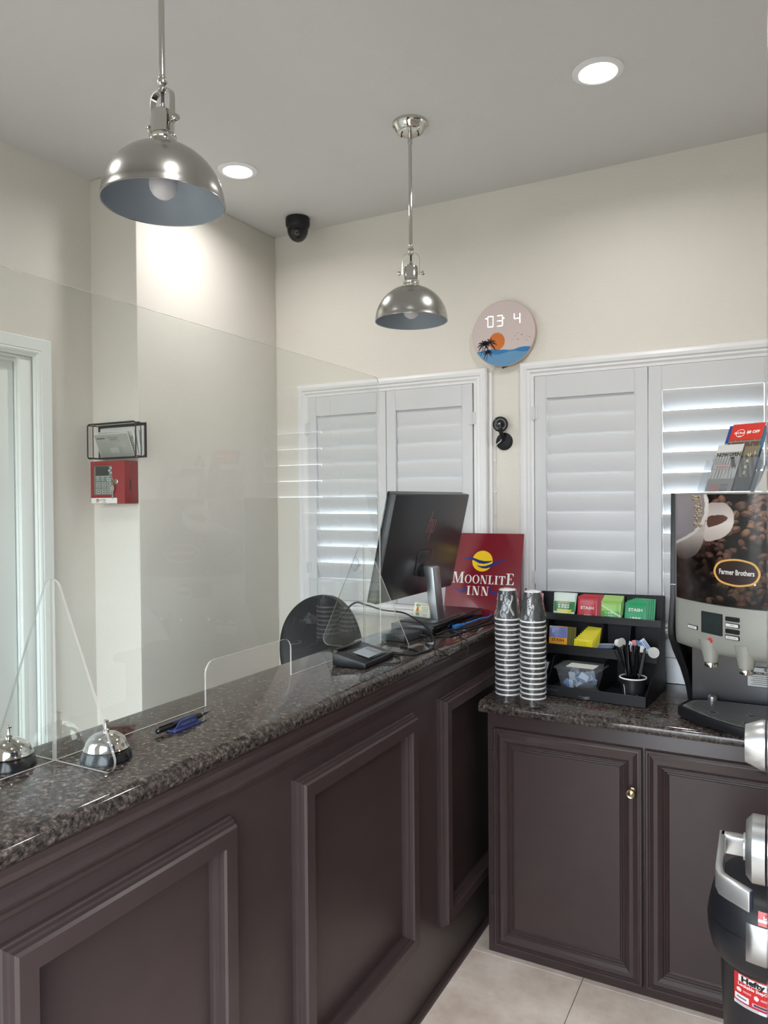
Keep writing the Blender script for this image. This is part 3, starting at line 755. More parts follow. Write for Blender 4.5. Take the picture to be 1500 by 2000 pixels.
pad = thing('signature_pad', 'black signature pad with a small grey display on the counter', 'signature pad', (-1.10, 1.91, CZ))
pO = Vector((-1.153, 1.817, CZ)); pX = Vector((.0985, .0, 0)).normalized(); pT = frame(pO, (1, .03, 0), (-.03, 1, 0))
m = MB(); m.prism([(0, .002), (.108, .002), (.110, .010), (.108, .018), (.014, .038), (.004, .040), (0, .036)], 0, .185, pT @ Matrix(((1, 0, 0, 0), (0, 0, 1, 0), (0, 1, 0, 0), (0, 0, 0, 1))))
m.build('case', M_BLACK, pad, bevel=.003, segs=2)
slope = math.atan2(.020, .094)
sT = pT @ Tr(.014, 0, .0384) @ Matrix.Rotation(slope, 4, 'Y')
m = MB(); m.prism(rrect(.012, .030, .088, .155, .004, 3), 0, .0015, sT); m.build('face_plate', M_BLACKG, pad, bevel=.0005)
MB().box(.026, .052, .0015, .080, .140, .0022, 0, sT).build('display', M_SCREEN, pad, smooth=False, label='pale grey lit display')
MB().box(.030, .115, .0022, .076, .132, .0024, 0, sT).build('display_text', M_GPRINT, pad, smooth=False)
MB().box(.014, .118, .0015, .021, .150, .0019, 0, sT).build('emblem', M_BLUEPL, pad, smooth=False, label='small blue printed strip')
st = thing('stylus', 'black stylus in the groove at the back of the signature pad', 'stylus', (-1.148, 1.9, CZ+.044))
MB().lathe([(.001, 0), (.0045, .012), (.0048, .03), (.0048, .145), (.0035, .152), (.0005, .153)], 14, pT @ Tr(.006, .012, .0448) @ Matrix.Rotation(-PI/2, 4, 'X')).build('barrel', M_BLACKG, st)
# card holder
ch = thing('card_holder', 'small clear holder full of cream cards on the desktop computer', 'card holder', (-1.20, 2.505, 1.18))
cd = Vector((.945, -.33, 0)).normalized()
cO = Vector((-1.238, 2.517, 1.1805)); cn = Vector((cd.y, -cd.x, 0))
cU = (Vector((0, 0, 1))*math.cos(R(15))-cn*math.sin(R(15)))
cT = frame(cO, cd, cU)
m = MB(); m.box(-.003, 0, .0005, .093, .026, .003, 0, cT).box(-.003, 0, -.022, .093, .003, .0005, 0, cT).box(-.003, 0, -.022, .093, .040, -.0195, 0, cT); m.build('tray', M_TUB, ch, smooth=False)
for k in range(5):
    o = MB().box(0, .0035, -.004-.0032*k, .0895, .0555+.001*(k % 2), -.0020-.0032*k, 0, cT).build('card', mat('cream_card', (236, 230, 208), .55) if k == 0 else bpy.data.materials['cream_card'], None, smooth=False,
        label='cream pictured card at the front of the clear holder' if k == 0 else '%s cream card from the front in the clear holder' % 'first second third fourth fifth'.split()[k], category='card', group='cards in the clear holder')
    if k == 0: front_card = o
m1 = MB(); zc_ = -.0019
m1.flat(ell(.022, .022, .0105, .010), zc_, cT, 0); m1.flat(ell(.020, .030, .006, .010, 18), zc_+.0002, cT, 1)
for a in (-50, -20, 15, 50): m1.flat([(.020, .038), (.020+.013*math.sin(R(a-9)), .038+.013*math.cos(R(a-9))), (.020+.015*math.sin(R(a)), .038+.015*math.cos(R(a))), (.020+.013*math.sin(R(a+9)), .038+.013*math.cos(R(a+9)))], zc_+.0003, cT, 2)
m1.flat(ell(.024, .0125, .010, .006, 18), zc_+.0002, cT, 3)
m1.build('printed_picture', [M_YEL, M_ORANGE, mat('leaf_green_print', (60, 120, 60), .5), mat('teal_print', (70, 150, 140), .5)], front_card, smooth=False)
m1 = MB()
for k, (xa, xb, yy) in enumerate(((.03, .082, .049), (.040, .078, .040), (.042, .08, .034), (.044, .076, .028), (.052, .080, .014), (.050, .078, .009))):
    for q in range(int((xb-xa)/.006)): m1.box(xa+q*.006, yy-.0012, zc_, xa+q*.006+.0042, yy+.0012, zc_+.0002, 0, cT)
m1.build('printed_lines', mat('olive_print', (120, 150, 96), .5), front_card, smooth=False, kind='stuff')

def cable(name, label, pts, r, m, n=8, plug=None):
    # smooth the path
    P = [Vector(p) for p in pts]; Q = []
    for i in range(len(P)-1):
        p0 = P[max(i-1, 0)]; p1 = P[i]; p2 = P[i+1]; p3 = P[min(i+2, len(P)-1)]
        for k in range(5):
            t = k/5
            Q.append(.5*((2*p1)+(p2-p0)*t+(2*p0-5*p1+4*p2-p3)*t*t+(3*p1-p0-3*p2+p3)*t**3))
    Q.append(P[-1])
    o = MB().tube(Q, r, n).build(name, m, None, label=label, category='cable')
    return recenter(o)
g0 = CZ+.0032
cable('power_cable', 'thick black cable rising from behind the counter and looping past the network box', [(-1.38, 2.13, 1.15), (-1.325, 2.215, 1.258), (-1.31, 2.292, 1.249), (-1.30, 2.395, 1.218), (-1.262, 2.478, 1.200), (-1.20, 2.44, 1.192), (-1.105, 2.356, 1.175), (-1.035, 2.27, 1.155), (-1.002, 2.195, g0), (-.993, 2.125, g0), (-1.006, 2.079, g0), (-1.045, 2.050, g0), (-1.090, 2.025, g0)], .0032, M_RUBBER)
cable('signature_pad_cable', 'black cable looping from the back of the signature pad', [(-1.120, 2.003, 1.152), (-1.150, 2.022, 1.150), (-1.168, 2.045, g0), (-1.145, 2.062, g0), (-1.080, 2.062, g0), (-1.018, 2.045, g0), (-.998, 2.075, g0), (-1.020, 2.112, g0), (-1.10, 2.150, g0)], .0027, M_RUBBER)
cable('usb_cable', 'thin black cable curling at the right side of the signature pad', [(-1.085, 2.004, 1.152), (-1.062, 2.012, g0), (-1.030, 2.002, g0), (-1.000, 1.950, g0), (-1.005, 1.915, g0), (-1.030, 1.905, g0)], .0022, M_RUBBER)
cable('adapter_cable', 'black cable from the network box drooping over the counter edge', [(-1.082, 2.322, 1.150), (-1.060, 2.260, g0), (-1.035, 2.218, g0), (-.992, 2.172, g0), (-.962, 2.158, 1.139), (-.955, 2.20, 1.118), (-.953, 2.244, 1.104), (-.952, 2.314, 1.086), (-.952, 2.350, 1.088), (-.953, 2.372, 1.105), (-.958, 2.375, 1.136), (-.985, 2.385, g0), (-1.015, 2.443, g0), (-1.064, 2.475, g0)], .0024, M_RUBBER)
cable('mains_cable', 'black cable running along the front of the desktop computer', [(-1.075, 2.335, g0), (-1.055, 2.372, g0), (-1.024, 2.400, g0), (-1.019, 2.504, g0), (-1.012, 2.619, g0), (-1.000, 2.72, g0), (-1.02, 2.88, g0)], .003, M_RUBBER)
cable('display_cable', 'black cable bundled beside the blue network plug', [(-1.078, 2.382, g0+.002), (-1.060, 2.449, 1.152), (-1.030, 2.521, 1.150), (-1.034, 2.60, g0), (-1.030, 2.691, g0), (-1.03, 2.80, g0), (-1.07, 2.93, g0)], .0034, M_RUBBER)
cable('keyboard_cable', 'thin black cable curving near the counter edge by the cups', [(-1.07, 2.50, 1.150), (-1.02, 2.46, 1.150), (-.99, 2.53, g0), (-1.005, 2.64, g0), (-.985, 2.75, g0), (-1.0, 2.90, g0)], .0022, M_RUBBER)
nc = thing('network_cable', 'bright blue network cable with plug beside the desktop computer', 'cable', (-1.04, 2.6, CZ))
pts = [(-1.063, 2.625, 1.151), (-1.045, 2.69, 1.156), (-1.052, 2.74, 1.153), (-1.040, 2.80, 1.15), (-1.052, 2.88, 1.148), (-1.10, 2.95, 1.146)]
MB().tube(pts, .0032, 8).build('cord', M_BLUEC, nc)
plT = frame((-1.074, 2.538, 1.1505), (.995, -.1, 0), (0, 0, 1)); pdv = Vector((.012, .088, .002)).normalized()
pl = frame((-1.075, 2.535, 1.150), pdv.cross(Vector((0, 0, 1))), (0, 0, 1))
if (pl.to_3x3() @ Vector((0, 0, 1))).dot(pdv) < 0: pl = pl @ Matrix.Rotation(PI, 4, 'Y')
MB().box(-.0075, -.006, 0, .0075, .006, .045, 0, pl).box(-.005, -.0045, .045, .005, .0045, .078, 0, pl).build('plug', M_BLUEC, nc, bevel=.0015)

# ================================================================== MAROON SIGN
sg = thing('inn_sign', 'square maroon board reading Moonlite Inn leaning at the back of the counter', 'sign', (-1.112, 2.903, CZ))
SU = Vector((0, math.sin(.235), math.cos(.235))); SO = Vector((-1.112, 2.901, CZ+.001)); ST = frame(SO, (1, 0, 0), SU)
MB().box(-.1655, 0, -.004, .1655, .3465, 0, 0, ST).build('board', M_CRED, sg, bevel=.0006, segs=1)
def S(zx, zy):
    x = 860+zx/8.333; y = 1020+zy/8.333
    return ((x-946)*.00229, .2265-(y-1097-(x-943)*.055)*.00218)
m = MB(); m.flat(ell(S(690, 640)[0], S(690, 640)[1], .0455, .0445, 40), .0004, ST); m.build('sun', M_YEL, sg, smooth=False, label='yellow sun disc')
m = MB()
top1 = [(350, 605), (430, 575), (500, 567), (560, 590), (640, 622), (720, 640), (790, 643), (850, 636)]
bot1 = [(845, 650), (790, 675), (720, 686), (640, 675), (560, 630), (500, 606), (430, 608), (365, 612)]
top2 = [(600, 705), (670, 722), (740, 722), (810, 700), (880, 665), (960, 640), (1040, 628), (1100, 624)]
bot2 = [(1095, 630), (1030, 645), (960, 675), (900, 715), (830, 745), (760, 762), (700, 757), (640, 735)]
for a, b in ((top1, bot1), (top2, bot2)):
    b2 = list(reversed(b))
    for i in range(7): m.flat([S(*b2[i]), S(*b2[i+1]), S(*a[i+1]), S(*a[i])], .0007, ST)
m.build('wave_swoosh', M_BLU, sg, smooth=False, label='two navy blue waves across the sun')
m = MB()
def hookpoly(pts, w):
    P = [Vector(S(*p)) for p in pts]; n = len(P); L = []; Rr = []
    for i, p in enumerate(P):
        t = (P[min(i+1, n-1)]-P[max(i-1, 0)]).normalized(); nn_ = Vector((-t.y, t.x)); L.append(p+nn_*w[i]); Rr.append(p-nn_*w[i])
    for i in range(n-1): m.flat([tuple(Rr[i]), tuple(Rr[i+1]), tuple(L[i+1]), tuple(L[i])], .0005, ST)
hookpoly([(220, 1082), (280, 1085), (330, 1105), (375, 1130), (415, 1130), (440, 1105), (435, 1070), (405, 1058)], [.0005, .002, .0035, .005, .006, .006, .005, .001])
m.build('wave_curl', M_BLU, sg, smooth=False, label='navy blue curl left of the lower word'); m = MB()
hookpoly([(1075, 1140), (1015, 1150), (965, 1160), (915, 1165), (870, 1150), (848, 1118), (855, 1085), (890, 1075)], [.0005, .002, .0035, .005, .006, .006, .005, .001])
m.build('wave_curl', M_BLU, sg, smooth=False, label='navy blue curl right of the lower word')
# serif capitals, drawn by hand: unit height
def serif(ch):
    q = []
    def rc_(a, b, c, d): q.append([(a, b), (c, b), (c, d), (a, d)])
    def ring(rx, ry, tx, ty, cx, cy):
        n = 24
        for i in range(n):
            a0, a1 = 2*PI*i/n, 2*PI*(i+1)/n
            q.append([(cx+(rx-tx)*math.cos(a0), cy+(ry-ty)*math.sin(a0)), (cx+rx*math.cos(a0), cy+ry*math.sin(a0)), (cx+rx*math.cos(a1), cy+ry*math.sin(a1)), (cx+(rx-tx)*math.cos(a1), cy+(ry-ty)*math.sin(a1))])
    if ch == 'I': rc_(0, 0, .46, .05); rc_(0, .95, .46, 1); rc_(.13, .05, .33, .95); w = .46
    elif ch == 'L': rc_(0, 0, .66, .05); rc_(0, .95, .44, 1); rc_(.12, .05, .31, .95); q.append([(.52, .05), (.66, .05), (.68, .30), (.64, .30)]); w = .68
    elif ch == 'T': rc_(0, .94, .76, 1); rc_(.28, .05, .48, .94); rc_(.16, 0, .60, .05); q.append([(0, .70), (.04, .70), (.14, .94), (0, .94)]); q.append([(.72, .70), (.76, .70), (.76, .94), (.62, .94)]); w = .76
    elif ch == 'N': rc_(0, 0, .26, .05); rc_(.10, .05, .155, .95); rc_(0, .95, .24, 1); q.append([(.56, 0), (.78, 0), (.30, 1), (.08, 1)]); rc_(.725, 0, .78, .95); rc_(.62, .95, .88, 1); w = .88
    elif ch == 'M': rc_(0, 0, .26, .05); rc_(.10, .05, .155, .95); rc_(0, .95, .22, 1); q.append([(.46, 0), (.54, 0), (.32, 1), (.10, 1)]); q.append([(.46, 0), (.52, 0), (.90, 1), (.82, 1)]); rc_(.80, .05, .99, .95); rc_(.68, 0, 1.10, .05); rc_(.88, .95, 1.10, 1); w = 1.10
    elif ch == 'O': ring(.44, .51, .19, .05, .44, .5); w = .88
    else: rc_(0, 0, .70, .05); rc_(0, .95, .66, 1); rc_(.12, .05, .31, .95); rc_(.31, .475, .50, .525); q.append([(.46, .38), (.50, .38), (.50, .62), (.46, .62)]); q.append([(.56, .05), (.70, .05), (.73, .28), (.69, .28)]); q.append([(.54, .95), (.66, .95), (.68, .76), (.64, .76)]); w = .73
    return q, w
def word(chars, x0, x1, base, sizes, slope):
    tot = sum(serif(c)[1]*s for c, s in zip(chars, sizes)); gap = (x1-x0-tot)/(len(chars)-1); x = x0
    mm = MB()
    for c, s in zip(chars, sizes):
        q, w = serif(c)
        for p in q: mm.flat([(x+a*s, base(x)+b*s) for a, b in p], .0008, ST)
        x += w*s+gap
    return mm
b1 = lambda x: .1305
mm = word('MOONLITE', -.136, .137, b1, [.0475]+[.036]*6+[.0475], 0); 
# large first and last capitals hang slightly below the small ones
mm.build('lettering', M_WPRINT, sg, smooth=False, label='white serif word Moonlite')
word('INN', -.068, .030, lambda x: .0815, [.0375]*3, 0).build('lettering', M_WPRINT, sg, smooth=False, label='white serif word Inn')

# ================================================================== OFFICE CHAIR
oc = thing('office_chair', 'black round-backed office chair behind the counter', 'chair', (-1.60, 2.40, 0))
cdir = R(-14)
CT = Tr(-1.582, 2.40, 0) @ Matrix.Rotation(cdir, 4, 'Z')      # local -y faces the viewpoint side
def shell(th):
    def f(u, v):
        a = 2*PI*u
        return None
    nu, nv = 15, 13
    vs = []; fs = []
    for j in range(nv):
        v = -math.cos(PI*(j+.35)/(nv-.3))
        wv = .238*max(.0, 1-abs(v)**2.3)**.5
        wv = max(wv, .02)
        if v < 0: wv *= (1+.05*v)
        for i in range(nu):
            u = -1+2*i/(nu-1)
            x = u*wv; z = 1.01+.245*v
            y = .055-.11*(x/.22)**2*.55-.03*(v**2)
            vs.append((x, y+th, z))
    for j in range(nv-1):
        for i in range(nu-1): fs.append((j*nu+i, j*nu+i+1, (j+1)*nu+i+1, (j+1)*nu+i))
    return vs, fs, nu, nv
vs, fs, nu, nv = shell(0); vs2, _, _, _ = shell(.03)
n0 = len(vs); F = list(fs)+[tuple(n0+i for i in reversed(f)) for f in fs]
for i in range(nu-1): F += [(i, n0+i, n0+i+1, i+1), ((nv-1)*nu+i+1, (nv-1)*nu+n0+i+1, (nv-1)*nu+n0+i, (nv-1)*nu+i)]
for j in range(nv-1): F += [(j*nu, (j+1)*nu, n0+(j+1)*nu, n0+j*nu), ((j+1)*nu+nu-1, j*nu+nu-1, n0+j*nu+nu-1, n0+(j+1)*nu+nu-1)]
bb = MB().add(vs+vs2, F, 0, CT); bo = bb.build('backrest', M_BLACK, oc, angle=60)
sb = bo.modifiers.new('s', 'SUBSURF'); sb.levels = 1; sb.render_levels = 2
MB().prism(rrect(-.23, -.24, .23, .22, .09, 6), .46, .54, CT @ Tr(0, -.10, 0)).build('seat', M_BLACK, oc, bevel=.02, segs=3)
MB().tube([tuple(CT @ Vector(p)) for p in ((0, .06, .47), (0, .12, .52), (0, .13, .62), (0, .10, .80))], .018, 8).build('back_support', M_BLACK, oc)
MB().lathe([(.03, .10), (.03, .28), (.022, .28), (.022, .47)], 16, CT @ Tr(0, -.08, 0)).build('gas_column', M_BLACKG, oc)
for k in range(5):
    a = 2*PI*k/5+.3; c = Vector((0, -.08, 0))
    lo = MB().tube([tuple(CT @ Vector((c.x+.02*math.cos(a), c.y+.02*math.sin(a), .115))), tuple(CT @ Vector((c.x+.28*math.cos(a), c.y+.28*math.sin(a), .075)))], [.026, .016], 8).build('leg', M_BLACK, oc)
    MB().lathe([(.026, -.02), (.028, -.012), (.028, .012), (.026, .02)], 16, CT @ Tr(c.x+.28*math.cos(a), c.y+.28*math.sin(a), .028) @ Matrix.Rotation(a, 4, 'Z') @ Matrix.Rotation(PI/2, 4, 'X')).build('caster', M_RUBBER, lo)

# ================================================================== WALL CLOCK
ck = thing('wall_clock', 'round beach picture wall clock with lit white digits above the windows', 'clock', (-1.045, 3.02, 2.325))
CR = .139; KT = frame((-1.045, 3.0215, 2.325), (1, 0, 0), (0, 0, 1))
MB().lathe([(.128, -.0285), (.1385, -.0275), (.139, -.026), (.139, -.001), (.1375, 0), (.0005, 0)], 72, KT).build('body', M_WARMW, ck)
MB().flat(ell(0, 0, .1372, .1372, 72), .0004, KT).build('face', M_CLOCKF, ck, smooth=False)
def K(zx, zy):
    return ((zx-700)/516*CR, -((zy-683)+.10*(zx-700))/533*CR)
def inside(p):
    r = math.hypot(*p); return p if r < .1365 else (p[0]*.1365/r, p[1]*.1365/r)
c = K(592, 810)
MB().flat(ell(c[0], c[1], .0355, .0372, 40), .0007, KT).build('sun', M_ORANGE, ck, smooth=False, label='orange printed sun')
def band(top, z, m_, name):
    """printed sea: from an upper curve down to the rim of the dial"""
    mb = MB(); xs = np.linspace(-.1362, .1362, 61)
    tx = [K(*p)[0] for p in top]; tz = [K(*p)[1] for p in top]
    prev = None
    for x in xs:
        lo = -math.sqrt(max(0, .1365**2-x*x)); hi = float(np.interp(x, tx, tz)); hi = min(hi, -lo)
        cur = (x, lo, hi) if hi > lo else None
        if prev and cur: mb.flat([(prev[0], prev[1]), (cur[0], cur[1]), (cur[0], cur[2]), (prev[0], prev[2])], z, KT)
        prev = cur
    mb.build(name, m_, ck, smooth=False)
band([(150, 1005), (280, 985), (380, 958), (480, 938), (560, 935), (640, 945), (720, 940), (800, 948), (880, 935), (950, 908), (1030, 890), (1110, 890), (1250, 905)], .0010, M_SEA1, 'dark_wave')
band([(150, 1015), (280, 1000), (380, 1000), (480, 1018), (560, 1025), (640, 1020), (720, 995), (800, 970), (880, 960), (950, 968), (1030, 975), (1110, 960), (1250, 940)], .0013, M_SEA2, 'pale_wave')
def palm(base, top, s):
    mb = MB()
    a, b = Vector(K(*base)), Vector(K(*top)); t = (b-a).normalized(); n = Vector((-t.y, t.x))
    mid = (a+b)/2+n*-.002
    for p, q in ((a, mid), (mid, b)): mb.flat([tuple(inside(p-n*.0012)), tuple(inside(p+n*.0012)), tuple(q+n*.0011), tuple(q-n*.0011)], .0016, KT)
    for ang in (5, 35, 70, 105, 145, 180, 215, 325):
        P = []
        for k in range(6):
            u = k/5; dx = s*u*math.cos(R(ang)); dy = s*u*math.sin(R(ang))-s*.5*u*u
            P.append(Vector((b.x+dx, b.y+dy)))
        for k in range(5):
            w0 = .0032*math.sin(PI*min(.95, .12+.88*k/5)); w1 = .0032*math.sin(PI*min(1, .12+.88*(k+1)/5))*(.2 if k == 4 else 1)
            d = (P[k+1]-P[k]).normalized(); nn_ = Vector((-d.y, d.x))
            mb.flat([tuple(inside(P[k]-nn_*w0)), tuple(inside(P[k+1]-nn_*w1)), tuple(inside(P[k+1]+nn_*w1)), tuple(inside(P[k]+nn_*w0))], .0018+.0001*(int(ang) % 5), KT)
    mb.build('palm_print', M_PALM, ck, smooth=False)
palm((325, 1045), (372, 850), .031); palm((375, 1100), (470, 830), .036); palm((410, 1125), (445, 985), .022)
mb = MB()
for (bx, by, s) in ((938, 680, 1.), (895, 725, .9), (1000, 708, 1.3), (845, 785, .9), (938, 778, 1.2), (1052, 748, .7), (1080, 720, .6), (1125, 740, 1.), (1082, 788, .9)):
    x, y = K(bx, by); q = .0048*s
    mb.flat([(x, y-q*.2), (x-q, y+q*.45), (x-q*.5, y+q*.4), (x, y+q*.12)], .0012, KT); mb.flat([(x, y-q*.2), (x, y+q*.12), (x+q*.5, y+q*.5), (x+q, y+q*.6)], .0012, KT)
mb.build('bird_print', M_PALM, ck, smooth=False, kind='stuff')
def seg(chx, bits, T, m_, w=.018, h=.0335, t=.0030):
    mb = MB()
    S_ = {'a': (0, h, w, h), 'g': (0, h/2, w, h/2), 'd': (0, 0, w, 0), 'f': (0, h/2, 0, h), 'b': (w, h/2, w, h), 'e': (0, 0, 0, h/2), 'c': (w, 0, w, h/2)}
    for b in bits:
        x0, y0, x1, y1 = S_[b]; e = .0012
        if x0 == x1: mb.flat([(x0-t/2, y0+e), (x0+t/2, y0+e), (x0+t/2, y1-e), (x0-t/2, y1-e)], .0010, T)
        else: mb.flat([(x0+e-.001, y0-t/2), (x1-e+.001, y0-t/2), (x1-e+.001, y0+t/2), (x0+e-.001, y0+t/2)], .0010, T)
    mb.build('lit_digit', m_, ck, smooth=False)
for zx, zy, bits in ((445, 575, 'abcdef'), (600, 562, 'abgcd'), (880, 530, 'fgbc')):
    x, y = K(zx, zy); seg(0, bits, KT @ Tr(x, y, 0), M_DIGIT, w=.0235 if bits != 'fgbc' else .0245, h=.0440)
mb = MB(); x, y = K(402, 437); mb.flat([(x, y-.0017), (x+.009, y-.0017), (x+.009, y+.0017), (x, y+.0017)], .001, KT); mb.build('lit_dash', M_DIGIT, ck, smooth=False)
x, y = K(710, 432); MB().flat(ell(x, y, .0024, .0024, 12), .001, KT).build('lit_dot', M_DIGIT, ck, smooth=False)
MB().prism([(-.012, -.146), (.010, -.140), (.012, -.128), (-.014, -.128)], -.012, -.004, KT @ Tr(.004, .0, 0)).build('plug_clip', M_BLACK, ck)
MB().tube([(-1.089, 3.034, 2.195), (-1.096, 3.043, 2.182), (-1.108, 3.046, 2.172), (-1.111, 3.044, 2.166)], .0018, 8).build('cord', M_WIRE, ck)

# ================================================================== ALARM BOX AND WALL RACK
ab = thing('fire_alarm_panel', 'small red fire alarm keypad box with keys in its lock, on the wall pillar', 'alarm panel', (-2.34, 2.132, 1.70))
m = MB().box(-2.447, 2.062, 1.6165, -2.2555, 2.132, 1.786); m.build('box', M_REDBOX, ab, bevel=.003)
AT = frame((-2.445, 2.062, 1.6165), (1, 0, 0), (0, 0, 1))       # local 0..0.19, 0..0.17
m = MB(); rect_sweep(m, .0165, .032, .1245, .154, [(0, .0002), (.002, .002), (.004, .001), (.004, -.0005)], AT); m.build('window_rim', M_REDBOX, ab)
kp = MB().box(.020, .035, .0003, .121, .151, .0009, 0, AT).build('keypad', mat('keypad_grey', (104, 112, 108), .3), ab, smooth=False)
MB().box(.030, .112, .0010, .104, .148, .0014, 0, AT).build('keypad_screen', M_LCD, ab, smooth=False)
def outline(mb, x0, y0, x1, y1, t, z, T):
    mb.box(x0, y0, z, x1, y0+t, z+.0004, 0, T).box(x0, y1-t, z, x1, y1, z+.0004, 0, T).box(x0, y0+t, z, x0+t, y1-t, z+.0004, 0, T).box(x1-t, y0+t, z, x1, y1-t, z+.0004, 0, T)
M_KEY = mat('pale_key_print', (196, 202, 196), .4)
m = MB()
for i in range(2):
    for j in range(2):
        x0 = .033+i*.032; y0 = .040+j*.026; outline(m, x0, y0, x0+.023, y0+.019, .0018, .001, AT); m.box(x0+.006, y0+.008, .001, x0+.017, y0+.011, .0014, 0, AT)
for i in range(2):
    for j in range(4): x0 = .096+i*.0165; y0 = .039+j*.0165; outline(m, x0, y0, x0+.0135, y0+.0125, .0016, .001, AT)
for j in range(3):
    for i in range(3): m.box(.033+i*.028, .093+j*.006, .001, .050+i*.028, .0948+j*.006, .0014, 0, AT)
m.box(.030, .1085, .001, .121, .1097, .0014, 0, AT)
m.build('key_print', M_KEY, ab, smooth=False, kind='stuff')
m = MB()
for x, y in ((.107, .131), (.117, .122), (.117, .141)): m.lathe([(.0045, .001), (.0045, .0022), (.0005, .0024)], 12, AT @ Tr(x, y, 0))
m.build('keypad_dots', M_KEY, ab, kind='stuff')
MB().box(.002, .0015, .0002, .148, .0235, .0009, 0, AT).build('label_strip', M_PAPER, ab, smooth=False, label='white maker label strip')
text('POTTER', .0135, ab, AT @ Tr(.064, .0135, .0012), M_BPRINT, sx=.9)
m = MB(); m.lathe([(.0075, 0), (.0075, .0003), (.0052, .0003), (.0052, 0)], 24, AT @ Tr(.0385, .0125, .0011), caps=False, closed=True); m.box(.0365, .0085, .0010, .0380, .0165, .0014, 0, AT).box(.0380, .0125, .0010, .0415, .0165, .0014, 0, AT)
m.build('emblem', M_REDBOX, ab, smooth=False, label='red ring emblem on the label strip')
MB().box(.066, .0045, .0010, .088, .0060, .0013, 0, AT).build('label_text', M_GPRINT, ab, smooth=False)
MB().lathe([(.0095, 0), (.0095, .004), (.006, .006), (.006, .009), (.0005, .009)], 24, AT @ Tr(.148, .087, 0)).build('lock', M_SATIN, ab)
m = MB(); m.prism(ell(.0, .0, .0085, .0075, 20), -.0009, .0009, AT @ Tr(.148, .087, .018) @ Matrix.Rotation(R(75), 4, 'Y')); m.box(.1465, .0855, .008, .1495, .0885, .014, 0, AT); m.build('key', M_BRASS, ab)
m = MB(); m.tube([tuple(AT @ Vector((.139+.009*math.cos(2*PI*k/20), .082+.011*math.sin(2*PI*k/20), .010))) for k in range(20)], .0008, 6, closed=True); m.build('key_ring', M_STEEL, ab)
m = MB(); m.prism(ell(0, 0, .010, .0115, 20), -.001, .001, AT @ Tr(.130, .060, .006)); m.prism([(-.0035, -.0105), (.0035, -.0105), (.0035, -.036), (0, -.040), (-.0035, -.037)], -.001, .001, AT @ Tr(.130, .060, .006)); m.build('key', M_SATIN, ab)
m = MB(); m.box(-2.2552, 2.088, 1.67, -2.2546, 2.094, 1.712); m.build('side_slot', M_BLACK, ab, smooth=False)

rk = thing('wall_rack', 'black wire letter rack on the wall pillar above the red alarm box', 'rack', (-2.31, 2.13, 1.795))
x0, x1, z0, z1 = -2.472, -2.203, 1.798, 1.936
yb, yf = 2.126, 2.072
def loop(y, dx=0): return [(x0-dx, y, z0), (x1+dx, y, z0), (x1+dx, y, z1), (x0-dx, y, z1)]
def rloop(y, r=.012):
    P = [];
    for cx, cz, a in ((x1-r, z0+r, -90), (x1-r, z1-r, 0), (x0+r, z1-r, 90), (x0+r, z0+r, 180)):
        for k in range(5): t = R(a+90*k/4); P.append((cx+r*math.cos(t), y, cz+r*math.sin(t)))
    return P
MB().tube(rloop(yf), .0027, 8, closed=True).build('front_frame', M_BLACKM, rk)
MB().tube(rloop((yf+yb)/2), .0018, 6, closed=True).build('middle_frame', M_BLACKM, rk)
m = MB(); rect_sweep(m, x0, z0, x1, z1, [(0, 0), (0, .003), (.011, .003), (.011, 0)], onback(yb+.003)); m.build('back_frame', M_BLACKM, rk, smooth=False)
m = MB()
for xx, zz in ((x0+.004, z0+.004), (x1-.004, z0+.004), (x0+.004, z1-.004), (x1-.004, z1-.004)): m.tube([(xx, yf, zz), (xx, yb, zz)], .0022, 6)
m.build('corner_wire', M_BLACKM, rk, kind='stuff')
def sheet_cols(nu, nv, base, blocks):
    a = np.empty((nv, nu, 3)); a[:] = base
    for (u0, v0, u1, v1, c) in blocks:
        a[int(v0*nv):max(int(v0*nv)+1, int(v1*nv)), int(u0*nu):max(int(u0*nu)+1, int(u1*nu))] = c
    return a
rp = random.Random(5)
def lean_sheet(name, label, cx0, w, h, lean, ybase, side, cols, cat='paper', group=None, th=.0006):
    t = thing(name, label, cat, (cx0+w/2, ybase, z0+.004), group=group)
    b = Vector((cx0, ybase, z0+.004)); ux = Vector((1, 0, 0)); uu = Vector((side, -lean, 1)).normalized()
    T_ = frame(b, ux, uu)
    # keep the sheared, fanned look by leaning the whole card
    MB().box(0, 0, -th, w, h, 0, 0, T_).build('sheet', M_PAPER, t, smooth=False)
    raster('print', lambda u, v: T_ @ Vector((.002+u*(w-.004), .002+v*(h-.004), .0003)), cols, M_PRINT, t)
    return t
blk = [(.06, .80, .30, .86, (70, 70, 74)), (.36, .84, .72, .88, (120, 122, 118)), (.44, .76, .66, .80, (120, 122, 118)), (.44, .69, .72, .73, (140, 142, 138))]
for k in range(7): blk.append((.08, .60-.075*k, .08+rp.uniform(.25, .5), .615-.075*k, (140, 144, 138)))
blk += [(.36, .20, .60, .42, (176, 180, 172)), (.72, .40, .88, .66, (164, 168, 160)), (.62, .12, .72, .45, (150, 154, 146))]
cert = sheet_cols(90, 60, (158, 162, 154), blk)
lean_sheet('certificate', 'grey green certificate card leaning at the front of the wire rack', -2.440, .190, .100, .42, 2.112, 0.0, cert)
strip = sheet_cols(60, 40, (196, 196, 190), [(.05, .05, .95, .95, (186, 188, 182))]+[(.90, .12+.06*k, .96, .15+.06*k, (70, 70, 72)) for k in range(12)])
lean_sheet('certificate', 'white card with a dark printed strip behind the front certificate', -2.432, .200, .106, .27, 2.116, 0.0, strip)
